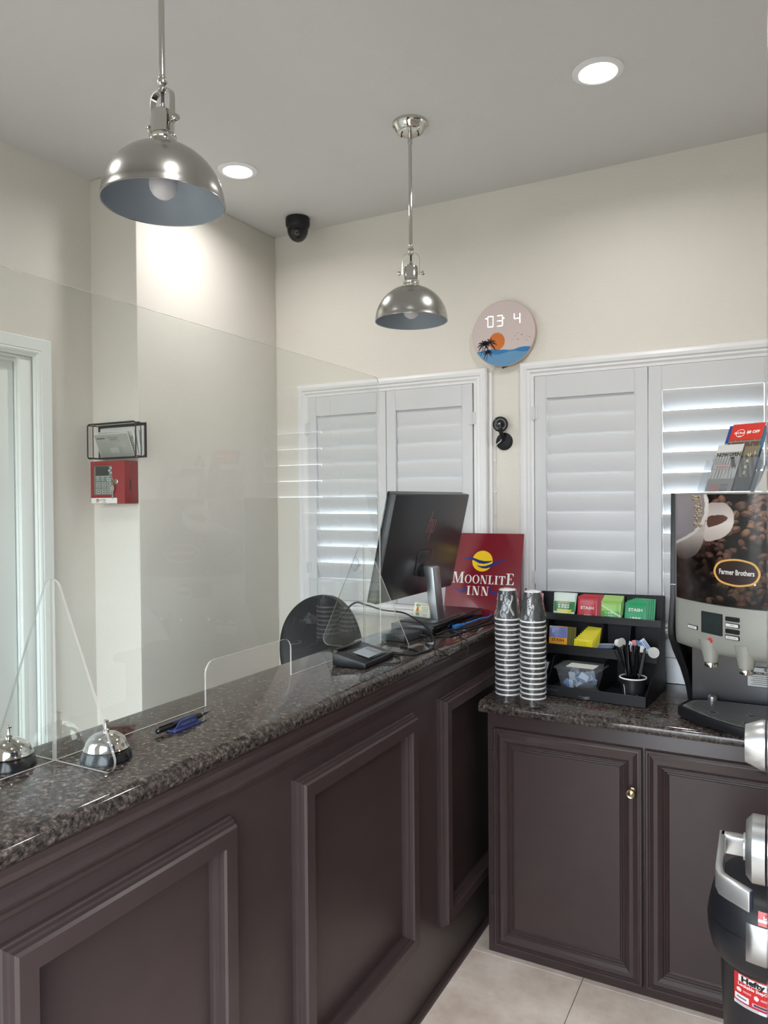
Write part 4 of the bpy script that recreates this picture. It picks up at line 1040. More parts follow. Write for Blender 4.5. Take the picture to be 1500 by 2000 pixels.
lean_sheet('certificate', 'plain white card fanned behind two others in the wire rack', -2.425, .203, .108, .15, 2.119, 0.0, sheet_cols(8, 8, (208, 208, 204), []))
lean_sheet('notice', 'white notice standing against the back of the wire rack', -2.455, .240, .119, .0, 2.1215, 0.0, sheet_cols(8, 8, (214, 216, 220), []))

# ================================================================== PAPER CUPS
ZT = .905
def make_cup(label, group=None):
    """inverted hot cup: rim down, base up; origin at the rim plane"""
    t = thing('paper_cup', label, 'cup', (0, 0, 0), group=group)
    MB().lathe([(.0418, .006), (.0290, .1035), (.0280, .1035), (.0405, .006)], 36, None, closed=True).build('wall', M_CUPB, t)
    MB().lathe([(.0290, .1035), (.0287, .106), (.0270, .1065), (.0262, .1035), (.0005, .1030)], 36, None, caps=False).build('base', M_CUPW, t)
    MB().lathe([(.0450+.0000+.0022*math.cos(a)-.0022, .0032+.0030*math.sin(a)) for a in [2*PI*i/10 for i in range(10)]], 36, None, closed=True).build('rim', M_CUPW, t)
    return t
NC = 16; PITCH_C = .0177
ORD = 'first second third fourth fifth sixth seventh eighth ninth tenth eleventh twelfth thirteenth fourteenth fifteenth sixteenth'.split()
def stack(x, y, side):
    src = make_cup('top cup of the %s stack of charcoal paper cups, with a white squiggle' % side)
    m_ = Tr(x, y, ZT+.024+PITCH_C*(NC-1)); src.matrix_world = m_; PM[src.name] = m_
    sq = MB()
    rr = lambda z: .0418-.0128*(z-.006)/.0975+.0004
    rs = random.Random(11 if side == 'left' else 12)
    if side == 'left':
        for off in (0, .10):
            P = [(.035+.055*k, math.sin(k*1.3+off*6)*.09+off) for k in range(0)]
            P = [(-.9+off+.16*math.sin(z*95), z) for z in np.linspace(.018, .088, 16)]
            sq.tube([(rr(z)*math.cos(a), rr(z)*math.sin(a), z) for a, z in P], .0011, 5)
    else:
        for k in range(5):
            z = .028+.011*k; P = [(-1.75+.12*math.sin(q*2.0+k)+.06*q, z+.007*math.cos(q*1.9+k)+.0035*q) for q in np.linspace(0, 3.4, 14)]
            sq.tube([(rr(zz)*math.cos(a), rr(zz)*math.sin(a), zz) for a, zz in P], .0009, 5)
    sq.build('white_squiggle', M_WPRINT, src, local=True, label='white hand-drawn squiggle print', kind='stuff')
    ks = kids(src)
    for k in range(NC-1):
        r_ = bpy.data.objects.new('paper_cup', None); COL.objects.link(r_); r_.empty_display_size = .05
        mk = Tr(x+.0006*math.sin(k*2.1), y+.0006*math.cos(k*1.7), ZT+.024+PITCH_C*k); r_.matrix_world = mk; PM[r_.name] = mk
        r_['category'] = 'cup'; r_['group'] = 'nested cups of the %s stack' % side
        r_['label'] = 'nested charcoal paper cup, %s from the top of the %s cup stack' % (ORD[NC-1-k], side)
        for c in ks:
            if c.name.startswith('white_squiggle'): continue
            d = c.copy(); COL.objects.link(d); d.parent = r_; d.matrix_parent_inverse = Matrix.Identity(4); d.matrix_basis = Matrix.Identity(4)
    # the sleeve: a thin crinkled bag over the stack
    mb = MB(); n = 48; rows = 90; top = ZT+.024+PITCH_C*(NC-1)+.1068
    rz = random.Random(side)
    ph = [rz.uniform(0, 6.28) for _ in range(12)]
    def rad(z, a):
        zt = z-(ZT+.024+PITCH_C*(NC-1))
        if zt > .006: b = .0450-.0150*(zt-.006)/.1
        else: b = .0462
        w = .0006*math.sin(5*a+ph[0]+z*40)+.0005*math.sin(9*a+ph[1]-z*90)+.0004*math.sin(14*a+ph[2]+z*150)+.0003*math.sin(23*a+z*60+ph[3])
        if zt > .006: w *= 2.2
        return b+w+.0006
    zs = list(np.linspace(ZT+.0008, top, rows))
    def fn(u, v):
        z = zs[int(round(v*(rows-1)))]; a = 2*PI*u; r0 = rad(z, a)
        return (x+r0*math.cos(a), y+r0*math.sin(a), z)
    mb.grid(fn, n+1, rows)
    b0 = len(mb.v); 
    for q, (sc_, dz) in enumerate(((.80, .0035), (.45, .0050), (.12, .0075))):
        for i in range(n+1):
            a = 2*PI*i/n; r0 = rad(top, a)*sc_; mb.v.append((x+r0*math.cos(a), y+r0*math.sin(a), top+dz+.0008*math.sin(7*a+q)))
    base = (rows-1)*(n+1)
    for q in range(3):
        s0 = base if q == 0 else b0+(q-1)*(n+1); s1 = b0+q*(n+1)
        for i in range(n): mb.f.append((s0+i, s0+i+1, s1+i+1, s1+i)); mb.m.append(0)
    recenter(mb.build('plastic_sleeve', M_FILM, None, angle=80, label='crinkled clear plastic sleeve over the %s stack of cups' % side, category='wrapper'))
    lid = MB().lathe([(.0462, .0008), (.0470, .0022), (.0462, .0036), (.0452, .0022)], 40, Tr(x, y, ZT), closed=True).build('sleeve_ring', M_CUPW, None) if False else None
stack(-.866, 2.532, 'left'); stack(-.769, 2.518, 'right')

# ================================================================== CONDIMENT ORGANISER AND WHAT IT HOLDS
OT = frame((-.411, 2.628, ZT), (.9972, -.0747, 0), (.0747, .9972, 0))       # local x to the right (0 = right end), y to the back, z up
og = thing('condiment_organizer', 'black three tier condiment organizer full of tea packets on the coffee counter', 'organizer', OT.translation, OT)
PM[og.name] = OT.copy()
OW = .552; th = .003
def oxz(y): return OT @ frame((0, y, 0), (1, 0, 0), (0, 0, 1))
m = MB(); m.box(-OW, 0.004, .004, 0, .31, .008, 0, OT); m.build('floor_panel', M_BLACKM, og, smooth=False)
bkp = [(-OW, .005), (0, .005), (0, .351)] + [(-OW+.035*(1-math.sin(R(a))), .351-.035*(1-math.cos(R(a)))) for a in (90, 70, 50, 30, 10, 0)][0:0] + [(-OW+.03-.03*math.sin(R(a)), .341-.03+.03*math.cos(R(a))) for a in (0, 20, 40, 60, 80, 90)]
m = MB(); m.prism(bkp, -.0015, .0015, oxz(.309)); m.build('back_panel', M_BLACKM, og, bevel=.0008, segs=1)
side = [(0, .002), (.31, .002), (.31, .349), (.302, .349), (.285, .330), (.262, .285), (.2435, .268), (.2405, .235), (.232, .205), (.205, .180), (.177, .158), (.174, .118), (.150, .098), (.110, .085), (.060, .066), (.022, .046), (0, .040)]
SM = lambda x: OT @ Matrix(((0, 0, 1, x), (1, 0, 0, 0), (0, 1, 0, 0), (0, 0, 0, 1)))
for xx in (-OW, -.0028): m = MB(); m.prism(side, 0, .0028, SM(xx)); m.build('side_panel', M_BLACKM, og, bevel=.0006, segs=1)
def lip(y, za, zb, name):
    m = MB(); m.prism(rrect(-OW+.001, za, -.001, zb, .004, 2), -.0028, 0, oxz(y)); m.build(name, M_BLACK, og, bevel=.001, segs=1)
lip(0, .002, .040, 'front_rail'); lip(.177, .119, .156, 'middle_rail'); lip(.2435, .238, .266, 'top_rail')
m = MB(); m.box(-OW+.003, .180, .120, -.003, .307, .123, 0, OT); m.build('shelf', M_BLACKM, og, smooth=False)
m = MB(); m.box(-OW+.003, .2465, .239, -.003, .307, .242, 0, OT); m.build('shelf', M_BLACKM, og, smooth=False)
text('Mind Reader', .0095, og, oxz(-.0003) @ Tr(-.330, .024, .0005), mat('dull_grey_print', (92, 94, 100), .5))
for xx in (-.327, -.143, -.475):
    m = MB(); m.prism([(.250, .242), (.306, .242), (.306, .342), (.288, .338), (.262, .280), (.250, .268)], -.001, .001, SM(xx)); m.build('divider', M_BLACKM, og, smooth=False)
for xx in (-.214, -.110, -.430):
    m = MB(); m.prism([(.182, .123), (.305, .123), (.305, .238), (.242, .232), (.226, .190), (.200, .170), (.182, .156)], -.001, .001, SM(xx)); m.build('divider', M_BLACKM, og, smooth=False)
for xx in (-.370, -.178):
    m = MB(); m.prism([(.004, .008), (.305, .008), (.305, .118), (.135, .118), (.120, .095), (.095, .065), (.060, .042), (.024, .030), (.004, .026)], -.001, .001, SM(xx)); m.build('divider', M_BLACK, og, smooth=False)

def packet(label, u, d, z, w, h, lean, turn, col_fn, body, cat='tea packet', group=None, words=None, wz=.45, wsize=.0155, wm=None, edge=None):
    """flat paper sachet: pillow body with crimped ends and a printed front"""
    T_ = OT @ Tr(u, d, z) @ Matrix.Rotation(R(turn), 4, 'Z') @ Matrix.Rotation(R(-lean), 4, 'X')
    t = thing('tea_packet', label, cat, T_.translation, T_, group=group)
    PM[t.name] = T_.copy()
    nu, nv = 13, 13
    def side_fn(sgn):
        def f(a, b):
            x = (a-.5)*w; zz = b*h
            bulge = .0016*(max(0, 1-abs(2*a-1)**4))*(max(0, 1-abs(2*b-1)**6))
            return (x, sgn*(.0004+bulge), zz)
        return f
    mb = MB().grid(side_fn(-1), nu, nv)
    n0 = len(mb.v); mb.grid(lambda a, b: side_fn(1)(1-a, b), nu, nv)
    ring = [i for i in range(nu)]+[nu*(j+1)-1 for j in range(1, nv)]+[nu*(nv-1)+i for i in reversed(range(nu-1))]+[nu*j for j in reversed(range(1, nv-1))]
    def mate(i): return n0+(i//nu)*nu+(nu-1-i % nu)
    for k in range(len(ring)):
        a, b = ring[k], ring[(k+1) % len(ring)]; mb.f.append((b, a, mate(a), mate(b))); mb.m.append(0)
    if col_fn is None:
        mb.build('sachet', body, t, local=True)
    else:
        gu, gv = 36, 36
        mb.build('sachet', body, t, local=True)
        U, V = np.meshgrid(np.linspace(0, 1, gu), np.linspace(0, 1, gv))
        cols = col_fn(U, V)
        f0 = side_fn(-1)
        raster('printed_front', lambda a, b: (f0(.015+a*.97, .015+b*.97)[0], f0(.015+a*.97, .015+b*.97)[1]-.0004, f0(.015+a*.97, .015+b*.97)[2]), cols, M_GLOSSP, t, local=True)
    if words:
        text(words, wsize, t, T_ @ frame((0, -.0030, h*wz), (1, 0, 0), (0, 0, 1)), wm or M_WPRINT, sx=1.15, bold=.0003)
    return t
def flatcol(c): return lambda U, V: np.broadcast_to(np.array(c, float), U.shape+(3,)).copy()
def lines(a, U, V, rows, c, u0=.25, u1=.75):
    for r0, r1 in rows: a[(V > r0) & (V < r1) & (U > u0) & (U < u1) & ((np.floor(U*26) % 4) != 0)] = c
    return a
def wg(U, V):
    a = flatcol((214, 228, 220))(U, V); a[(V > .27) & (V < .66)] = (40, 128, 66); a[(V > .20) & (V < .36) & (np.abs(U-.5) < .34-(.36-V)*.2)] = (226, 214, 52)
    lines(a, U, V, [(.42, .47), (.50, .55)], (214, 226, 214), .2, .72); a[(V > .59) & (V < .63) & (U > .2) & (U < .75)] = (170, 150, 60); return lines(a, U, V, [(.08, .12)], (120, 150, 136), .2, .8)
def redp(U, V):
    a = flatcol((182, 40, 54))(U, V); return lines(a, U, V, [(.19, .23)], (236, 214, 210), .3, .72)
def limep(U, V):
    a = flatcol((70, 146, 62))(U, V); a[V > .78] = (140, 190, 84); a[(V > .52) & (V < .78)] = (126, 190, 62); lines(a, U, V, [(.42, .46), (.30, .34)], (190, 224, 170), .2, .58); a[np.abs((V-.40)+(U-.8)*.5) < .03] = (196, 222, 180); return a
def limeback(U, V):
    a = flatcol((126, 190, 66))(U, V); a[V > .86] = (176, 206, 130); return a
def grn(U, V):
    a = flatcol((28, 152, 98))(U, V); return lines(a, U, V, [(.28, .33), (.10, .14)], (200, 232, 214), .28, .75)
def org_(U, V):
    a = flatcol((240, 166, 42))(U, V); a[V > .55] = (112, 124, 186); a[(np.hypot(U-.2, V-.78) < .06)] = (150, 160, 206); lines(a, U, V, [(.62, .65), (.68, .70)], (134, 144, 198), .3, .9); return lines(a, U, V, [(.20, .24), (.10, .13)], (176, 104, 24), .2, .8)
def yel(U, V):
    a = flatcol((222, 210, 46))(U, V); lines(a, U, V, [(.78, .82), (.66, .69), (.5, .53)], (150, 150, 40), .2, .7); a[(U < .14) & (V < .5)] = (60, 130, 70); return lines(a, U, V, [(.26, .31), (.12, .15)], (140, 146, 50), .3, .85)
def blu_(U, V):
    a = flatcol((38, 46, 110))(U, V); a[V > .72] = (206, 40, 44); return a
B_ = lambda n, c: mat(n, c, .4)
P_RED, P_LIME, P_GRN, P_YEL, P_WG, P_ORG, P_BLU, P_FOIL = B_('red_sachet', (176, 38, 52)), B_('lime_sachet', (118, 178, 66)), B_('green_sachet', (28, 146, 94)), B_('yellow_sachet', (216, 204, 50)), B_('white_sachet', (206, 220, 212)), B_('orange_sachet', (232, 160, 46)), B_('navy_sachet', (38, 46, 110)), B_('olive_sachet', (98, 96, 40))
zt3, zt2 = .2425, .1235
packet('white and green tea packet with a yellow band in the top tier', -.374, .262, zt3, .088, .102, 8, 0, wg, P_WG, group='tea packets in the top tier')
for k in range(2): packet('%s white tea packet behind the white and green one' % ('first', 'second')[k], -.372+.002*k, .2685+.0055*k, zt3, .086, .100+.002*k, 8, 0, None, P_WG, group='tea packets in the top tier')
packet('red tea packet reading Stash at the front of the top tier', -.281, .256, zt3, .078, .094, 11, 0, redp, P_RED, words='STASH', wz=.52, group='tea packets in the top tier')
for k in range(4): packet('red tea packet, %s behind the front red one' % ORD[k], -.277+.004*k, .2625+.0055*k, zt3, .078, .096+.0017*k, 11, 1.5*k, None, P_RED, group='tea packets in the top tier')
packet('dark green front packet of the lime tea row in the top tier', -.190, .256, zt3, .076, .082, 11, 0, limep, P_LIME, group='tea packets in the top tier')
for k in range(4): packet('lime tea packet, %s behind the dark green front one' % ORD[k], -.189+.001*k, .2625+.0055*k, zt3, .076, .086+.0052*k, 11, .5*k, limeback, P_LIME, group='tea packets in the top tier')
packet('bright green tea packet reading Stash at the right of the top tier', -.098, .255, zt3, .080, .082, 14, 0, grn, P_GRN, words='STASH', wz=.66, group='tea packets in the top tier')
for k in range(4): packet('bright green tea packet, %s behind the front green one' % ORD[k], -.093+.007*k, .2615+.0060*k, zt3, .080, .088+.0030*k, 12, -2-1.5*k, grn if k == 3 else None, P_GRN, group='tea packets in the top tier')
packet('navy and red tea packet half hidden behind the right cup stack', -.500, .262, zt3, .078, .096, 8, 0, blu_, P_BLU, group='tea packets in the top tier')
packet('blue and orange tea packet reading Stash in the middle tier', -.376, .192, zt2, .072, .098, 8, 0, org_, P_ORG, words='STASH', wz=.46, wm=M_BROWNP, wsize=.0150, group='tea packets in the middle tier')
for k in range(3): packet('olive tea packet, %s behind the blue and orange one' % ORD[k], -.362+.007*k, .199+.007*k, zt2, .072, .096, 8, -7, None, P_FOIL, group='tea packets in the middle tier')
packet('yellow tea packet lowest and foremost in the middle tier', -.283, .188, zt2, .080, .030, 20, 0, yel, P_YEL, group='tea packets in the middle tier')
for k in range(8): packet('yellow tea packet, %s behind the foremost yellow one' % ORD[k], -.279+.0028*k, .194+.0062*k, zt2, .074-.002*k, .056+.0062*k, 17, -3-1.5*k, yel if k == 0 else None, P_YEL, group='tea packets in the middle tier')
# creamer tubs, sugar sachets
def creamer(label, u, d, z, ax_, name='creamer_tub'):
    T_ = OT @ Tr(u, d, z) @ ax_
    t = thing(name, label, 'creamer', T_.translation, T_, group='creamer tubs in the middle tier'); PM[t.name] = T_.copy()
    MB().lathe([(.013, 0), (.0165, .022), (.0195, .0235), (.0195, .0248), (.016, .0246), (.0125, .002)], 28, T_, closed=False).build('tub', M_CUPW, t)
    MB().lathe([(.0190, .0250), (.0005, .0255)], 28, T_, caps=False).build('foil_lid', M_PAPER, t)
Rx = lambda a, b=0: Matrix.Rotation(R(b), 4, 'Z') @ Matrix.Rotation(R(a), 4, 'X')
creamer('white creamer tub lying on the middle rail beside the blue striped sachets', -.148, .193, .180, Rx(85, 60))
creamer('white creamer tub among the sugar sachets behind the stirrers', -.060, .215, .146, Rx(60, -10))
creamer('white creamer tub at the right end of the middle tier', -.020, .196, .156, Rx(80, 20))
M_SUG = mat('pale_blue_sachet', (206, 214, 230), .5); M_SUGP = mat('pink_sachet', (222, 128, 124), .5); M_SUGB = mat('blue_sachet', (88, 128, 178), .5)
def sachet(label, T_, m_, w=.032, h=.062, group=None, stripe=None, cat='sugar sachet'):
    t = thing('sugar_sachet', label, cat, T_.translation, T_, group=group); PM[t.name] = T_.copy()
    mb = MB(); f1 = lambda s: (lambda a, b: ((a-.5)*w, s*(.0003+.0018*math.sin(PI*a)**.5*math.sin(PI*b)**.5), (b-.5)*h))
    mb.grid(f1(-1), 7, 9); mb.grid(lambda a, b: f1(1)(1-a, b), 7, 9); mb.build('sachet', m_, t, local=True)
    if stripe:
        mb = MB()
        for q in (-.28, .02, .26): mb.box(w*q, -.0027, -h*.36, w*q+.003, -.0023, h*.36)
        mb.build('printed_stripe', stripe, t, local=True, smooth=False, kind='stuff')
for k in range(4):
    sachet('%s white and blue sugar sachet from the bottom, lying on the middle rail' % ORD[k], OT @ Tr(-.192+.003*k, .190, .158+.0045*k) @ Matrix.Rotation(R(8+3*k), 4, 'Z') @ Matrix.Rotation(R(88), 4, 'Y') @ Matrix.Rotation(R(84), 4, 'Z'), M_SUG, group='sachets on the middle rail', stripe=M_SUGB)
sg_ = [(-.100, .205, .176, 12, M_SUG, 'grey white sachet standing behind the stirrers, left'), (-.106, .192, .172, -50, M_SUGP, 'pink sachet tip lowest at the left of the stirrers'), (-.080, .212, .180, 22, M_SUGB, 'blue sachet leaning behind the stirrers'), (-.088, .206, .196, -12, M_SUGP, 'pink sachet tip standing above the left stirrers'), (-.052, .215, .190, -38, M_SUG, 'white sachet leaning highest behind the stirrers'), (-.040, .20, .165, 70, M_SUG, 'white sachet lying low beside the right creamer tub')]
for u, d, z, a, m_, lb in sg_: sachet(lb, OT @ Tr(u, d, z-.014) @ Matrix.Rotation(R(-10), 4, 'X') @ Matrix.Rotation(R(a), 4, 'Y'), m_, **(dict(w=.014, h=.022) if m_ is M_SUGP else dict(w=.024, h=.048)), group='sachets behind the stirrers', stripe=M_SUGB if m_ is M_SUG else None)
# clear tub of sweetener sachets
bx = thing('sweetener_tub', 'clear lidded plastic tub full of blue white sweetener sachets in the bottom tier', 'tub', OT @ Vector((-.255, .12, .008)), OT); PM[bx.name] = Tr(*(OT @ Vector((-.255, .12, .008)))) @ OT.to_3x3().to_4x4()
bx.matrix_world = PM[bx.name]
def taper(mb, b, t_, z0_, z1_, r_, T_, th_=.0015):
    """open tapered tub with thin walls: b,t_ = (x0,y0,x1,y1)"""
    lo, hi = rrect(*b, r_, 4), rrect(*t_, r_, 4); n = len(lo)
    li, hi_ = rrect(b[0]+th_, b[1]+th_, b[2]-th_, b[3]-th_, r_-th_*.5, 4), rrect(t_[0]+th_, t_[1]+th_, t_[2]-th_, t_[3]-th_, r_-th_*.5, 4)
    vs = [(x, y, z0_) for x, y in lo]+[(x, y, z1_) for x, y in hi]+[(x, y, z0_+th_) for x, y in li]+[(x, y, z1_) for x, y in hi_]
    fs = [tuple(reversed(range(n))), tuple(2*n+i for i in range(n))]
    for i in range(n):
        j = (i+1) % n
        fs += [(i, j, n+j, n+i), (2*n+j, 2*n+i, 3*n+i, 3*n+j), (n+i, n+j, 3*n+j, 3*n+i)]
    mb.add(vs, fs, 0, T_)
bt = OT @ Tr(-.255, .105, .0085)
m = MB(); taper(m, (-.060, -.055, .060, .055), (-.078, -.068, .078, .068), 0, .085, .018, bt); m.build('tub', M_TUB, bx, angle=60)
m = MB(); m.prism(rrect(-.086, -.074, .086, .074, .022, 5), .086, .090, bt); m.prism(rrect(-.070, -.060, .070, .060, .018, 5), .090, .0925, bt); m.build('lid', M_TUB, bx, bevel=.001, segs=1)
MB().prism(rrect(-.042, -.050, .060, .020, .003, 2), .0930, .0936, bt).build('lid_label', M_PAPER, bx, smooth=False, label='white paper lying on the clear lid')
rs = random.Random(21)
M_SWT = mat('sweetener_paper', (214, 226, 240), .5)
for k in range(22):
    a = rs.uniform(-70, 70); px_, py_ = -.045+.090*((k*7) % 11)/10, -.046+.026*(k % 4)
    zc_ = .018+.030*(k//11)+rs.uniform(-.003, .004)
    sachet('blue white sweetener sachet inside the clear tub', bt @ Tr(px_*.82, py_*.8, zc_+.008) @ Matrix.Rotation(R(rs.uniform(-30, 30)), 4, 'Z') @ Matrix.Rotation(R(rs.uniform(-40, 40)), 4, 'X') @ Matrix.Rotation(R(a), 4, 'Y'), M_SWT if k % 6 else M_SUGB, w=.024, h=.034, group='sweetener sachets in the clear tub', stripe=M_SUGB if k % 4 else None)
ob = thing('sachet_bin', 'clear bin of white sachets in the bottom left compartment behind the cups', 'bin', OT @ Vector((-.465, .12, .008)), OT); PM[ob.name] = Tr(*(OT @ Vector((-.465, .12, .008)))) @ OT.to_3x3().to_4x4(); ob.matrix_world = PM[ob.name]
bt2 = OT @ Tr(-.462, .105, .0085)
m = MB(); taper(m, (-.060, -.055, .052, .055), (-.080, -.066, .072, .066), 0, .080, .016, bt2); m.build('bin', M_TUB, ob, angle=60)
for k in range(12):
    sachet('white sachet sticking up in the bin behind the cups', bt2 @ Tr(-.05+.0095*k, -.02+.018*(k % 3), .060) @ Matrix.Rotation(R(rs.uniform(-20, 20)), 4, 'Z') @ Matrix.Rotation(R(rs.uniform(-15, 15)), 4, 'Y'), M_PAPER, w=.030, h=.056, group='white sachets in the bin behind the cups')
ld = thing('cup_lid', 'black plastic cup lid leaning in front of the clear tub', 'cup lid', OT @ Vector((-.213, .045, .03)))
lT = OT @ Tr(-.213, .034, .024) @ Matrix.Rotation(R(24), 4, 'X')
MB().lathe([(.043, -.006), (.0445, -.003), (.0435, .001), (.040, .006), (.038, .007), (.035, .004), (.0005, .004)], 44, lT).build('lid', mat('dark_grey_lid', (54, 54, 56), .4), ld)
# cup of stirrers
sc_ = thing('stirrer_cup', 'short charcoal paper cup with a white rim holding black stirrers', 'cup', OT @ Vector((-.055, .062, .008)))
cT = OT @ Tr(-.057, .062, .0085)
MB().lathe([(.0335, 0), (.0335, .003), (.0450, .080), (.0436, .080), (.0325, .004), (.0005, .004)], 44, cT).build('wall', mat('near_black_cup_print', (34, 34, 37), .4), sc_)
MB().lathe([(.0448+.0022*math.cos(a), .0808+.0024*math.sin(a)) for a in [2*PI*i/10 for i in range(10)]], 44, cT, closed=True).build('rim', M_CUPW, sc_)
m = MB(); rr = lambda z: .0335+.0115*z/.08+.0006
m.tube([tuple(cT @ Vector((rr(z)*math.cos(a), rr(z)*math.sin(a), z))) for a, z in ((-2.15, .060), (-2.10, .045), (-2.13, .030), (-2.06, .014), (-2.12, .008), (-2.0, .004))], .0010, 5)
m.build('white_squiggle', M_WPRINT, sc_, kind='stuff')
m = MB(); m.tube([tuple(cT @ Vector((rr(z)*math.cos(a), rr(z)*math.sin(a), z))) for a, z in ((-1.75, .006), (-1.5, .010), (-1.25, .017), (-.95, .026))], .0009, 5); m.build('white_stroke', M_WPRINT, sc_)
sm = MB().prism(rrect(-.0027, -.0017, .0027, .0017, .0012, 1), 0, .184); stick_me = None
rs = random.Random(9)
for k in range(34):
    if k < 8: tilt, az = rs.uniform(15, 27), rs.uniform(160, 200)
    else: tilt, az = rs.uniform(2, 13), rs.choice((0, 180))+rs.uniform(-40, 40)
    rr_ = .006+.024*rs.random(); a0 = rs.uniform(0, 6.28)
    bx_, by_ = rr_*.55*math.cos(a0), rr_*.55*math.sin(a0)
    if k < 8: bx_ = .012+.01*rs.random()
    T_ = cT @ Tr(bx_, by_, .0055) @ Matrix.Rotation(R(az), 4, 'Z') @ Matrix.Rotation(R(tilt), 4, 'Y') @ Matrix.Rotation(rs.uniform(0, 3), 4, 'Z')
    if stick_me is None:
        o = sm.build('stirrer', M_BLACKG, None, smooth=False); stick_me = o.data
    else:
        o = bpy.data.objects.new('stirrer', stick_me); COL.objects.link(o)
    o.matrix_world = T_ @ Tr(0, 0, rs.uniform(0, .004)); PM[o.name] = T_
    o['label'] = 'black stirrer leaning left in the stirrer cup' if k < 8 else 'black stirrer standing upright in the stirrer cup'
    o['category'] = 'stirrer'; o['group'] = 'stirrers leaning left in the cup' if k < 8 else 'stirrers upright in the cup'

# ================================================================== COFFEE MACHINE
cm = thing('coffee_machine', 'large black and silver coffee machine with a coffee bean poster front', 'coffee machine', (0, 2.72, ZT))
def yfr(x): return 2.343+2.4*x*x
def off(z): return float(np.interp(z, [1.140, 1.146, 1.155, 1.168, 1.188, 1.212, 1.64], [.062, .040, .026, .013, .004, 0, 0]))
def on(x, z, d=0.0): return Vector((x, yfr(x)+off(z)-d, z))
def onT(x, z, d=0.0):
    """frame lying on the bowed front: x along it, y up, z outwards"""
    tx = Vector((1, 4.8*x, 0)).normalized(); e = .004
    tz = (on(x, z+e)-on(x, z-e)).normalized()
    return frame(on(x, z, d), tx, tz)
HX0, HX1 = -.309, .309
prof = [1.634, 1.52, 1.40, 1.3015, 1.262, 1.235, 1.212, 1.200, 1.188, 1.178, 1.168, 1.161, 1.155, 1.150, 1.146, 1.142, 1.140]
xs = np.linspace(HX0, HX1, 41)
mb = MB(); nx = len(xs)
for z in prof:
    for x in xs: mb.v.append(tuple(on(x, z)))
npf = len(prof)
for x in xs: mb.v.append((x, 2.735, 1.138))
for x in xs: mb.v.append((x, 3.00, 1.138))
for x in xs: mb.v.append((x, 3.00, 1.634))
rows = npf+3
for j in range(rows):
    j2 = (j+1) % rows
    for i in range(nx-1): mb.f.append((j*nx+i, j2*nx+i, j2*nx+i+1, j*nx+i+1)); mb.m.append(0)
mb.f.append(tuple(j*nx for j in reversed(range(rows)))); mb.m.append(0); mb.f.append(tuple(j*nx+nx-1 for j in range(rows))); mb.m.append(0)
mb.build('head_housing', M_SILVERP, cm, angle=40)
mb = MB()
for x in xs: mb.v += [(x, yfr(x)-.004, 1.633), (x, yfr(x)-.004, 1.6375), (x, 3.0, 1.6375), (x, 3.0, 1.633)]
for i in range(nx-1):
    for k in range(4): a, b = i*4+k, i*4+(k+1) % 4; mb.f.append((a, b, b+4, a+4)); mb.m.append(0)
mb.f.append((0, 3, 2, 1)); mb.m.append(0); q = (nx-1)*4; mb.f.append((q, q+1, q+2, q+3)); mb.m.append(0)
mb.build('top_cover', M_SILVERP, cm, angle=40)
sp = [(2.572, 1.6375, -.322), (2.570, 1.30, -.325), (2.560, 1.20, -.331), (2.574, 1.165, -.331), (2.610, 1.115, -.322), (2.660, 1.05, -.305), (2.700, .985, -.293), (2.720, .93, -.287), (2.725, ZT+.001, -.286)]
for sg_n in (1, -1):
    mb = MB(); w = .018
    for y, z, x in sp: mb.v += [(sg_n*x, y, z), (sg_n*(x+w), y, z), (sg_n*(x+w), 3.004, z), (sg_n*x, 3.004, z)]
    k = len(sp)
    for j in range(k-1):
        for i in range(4):
            i2 = (i+1) % 4; f = (j*4+i, (j+1)*4+i, (j+1)*4+i2, j*4+i2); mb.f.append(f if sg_n == 1 else f[::-1]); mb.m.append(0)
    mb.f.append((0, 1, 2, 3) if sg_n == 1 else (3, 2, 1, 0)); mb.m.append(0); f = tuple((k-1)*4+i for i in (3, 2, 1, 0)); mb.f.append(f if sg_n == 1 else f[::-1]); mb.m.append(0)
    mb.build('side_panel', M_BLACKG if False else M_BLACK, cm, bevel=.0025, segs=2, angle=30)
MB().box(-.3235, 2.5685, 1.3395, -.3065, 2.60, 1.3415).build('seam_strip', M_STEEL, cm, smooth=False)
mb = MB()
for x in np.linspace(-.272, .272, 25):
    y = 2.712+.05*(1-(x/.272)**2)
    mb.v += [(x, y, ZT+.004), (x, y, 1.142)]
for i in range(24): mb.f.append((2*i, 2*i+2, 2*i+3, 2*i+1)); mb.m.append(0)
mb.build('back_plate', M_STEEL, cm)
MB().box(-.275, 2.78, ZT+.001, .275, 3.0, 1.139).build('column', M_BLACK, cm, smooth=False)
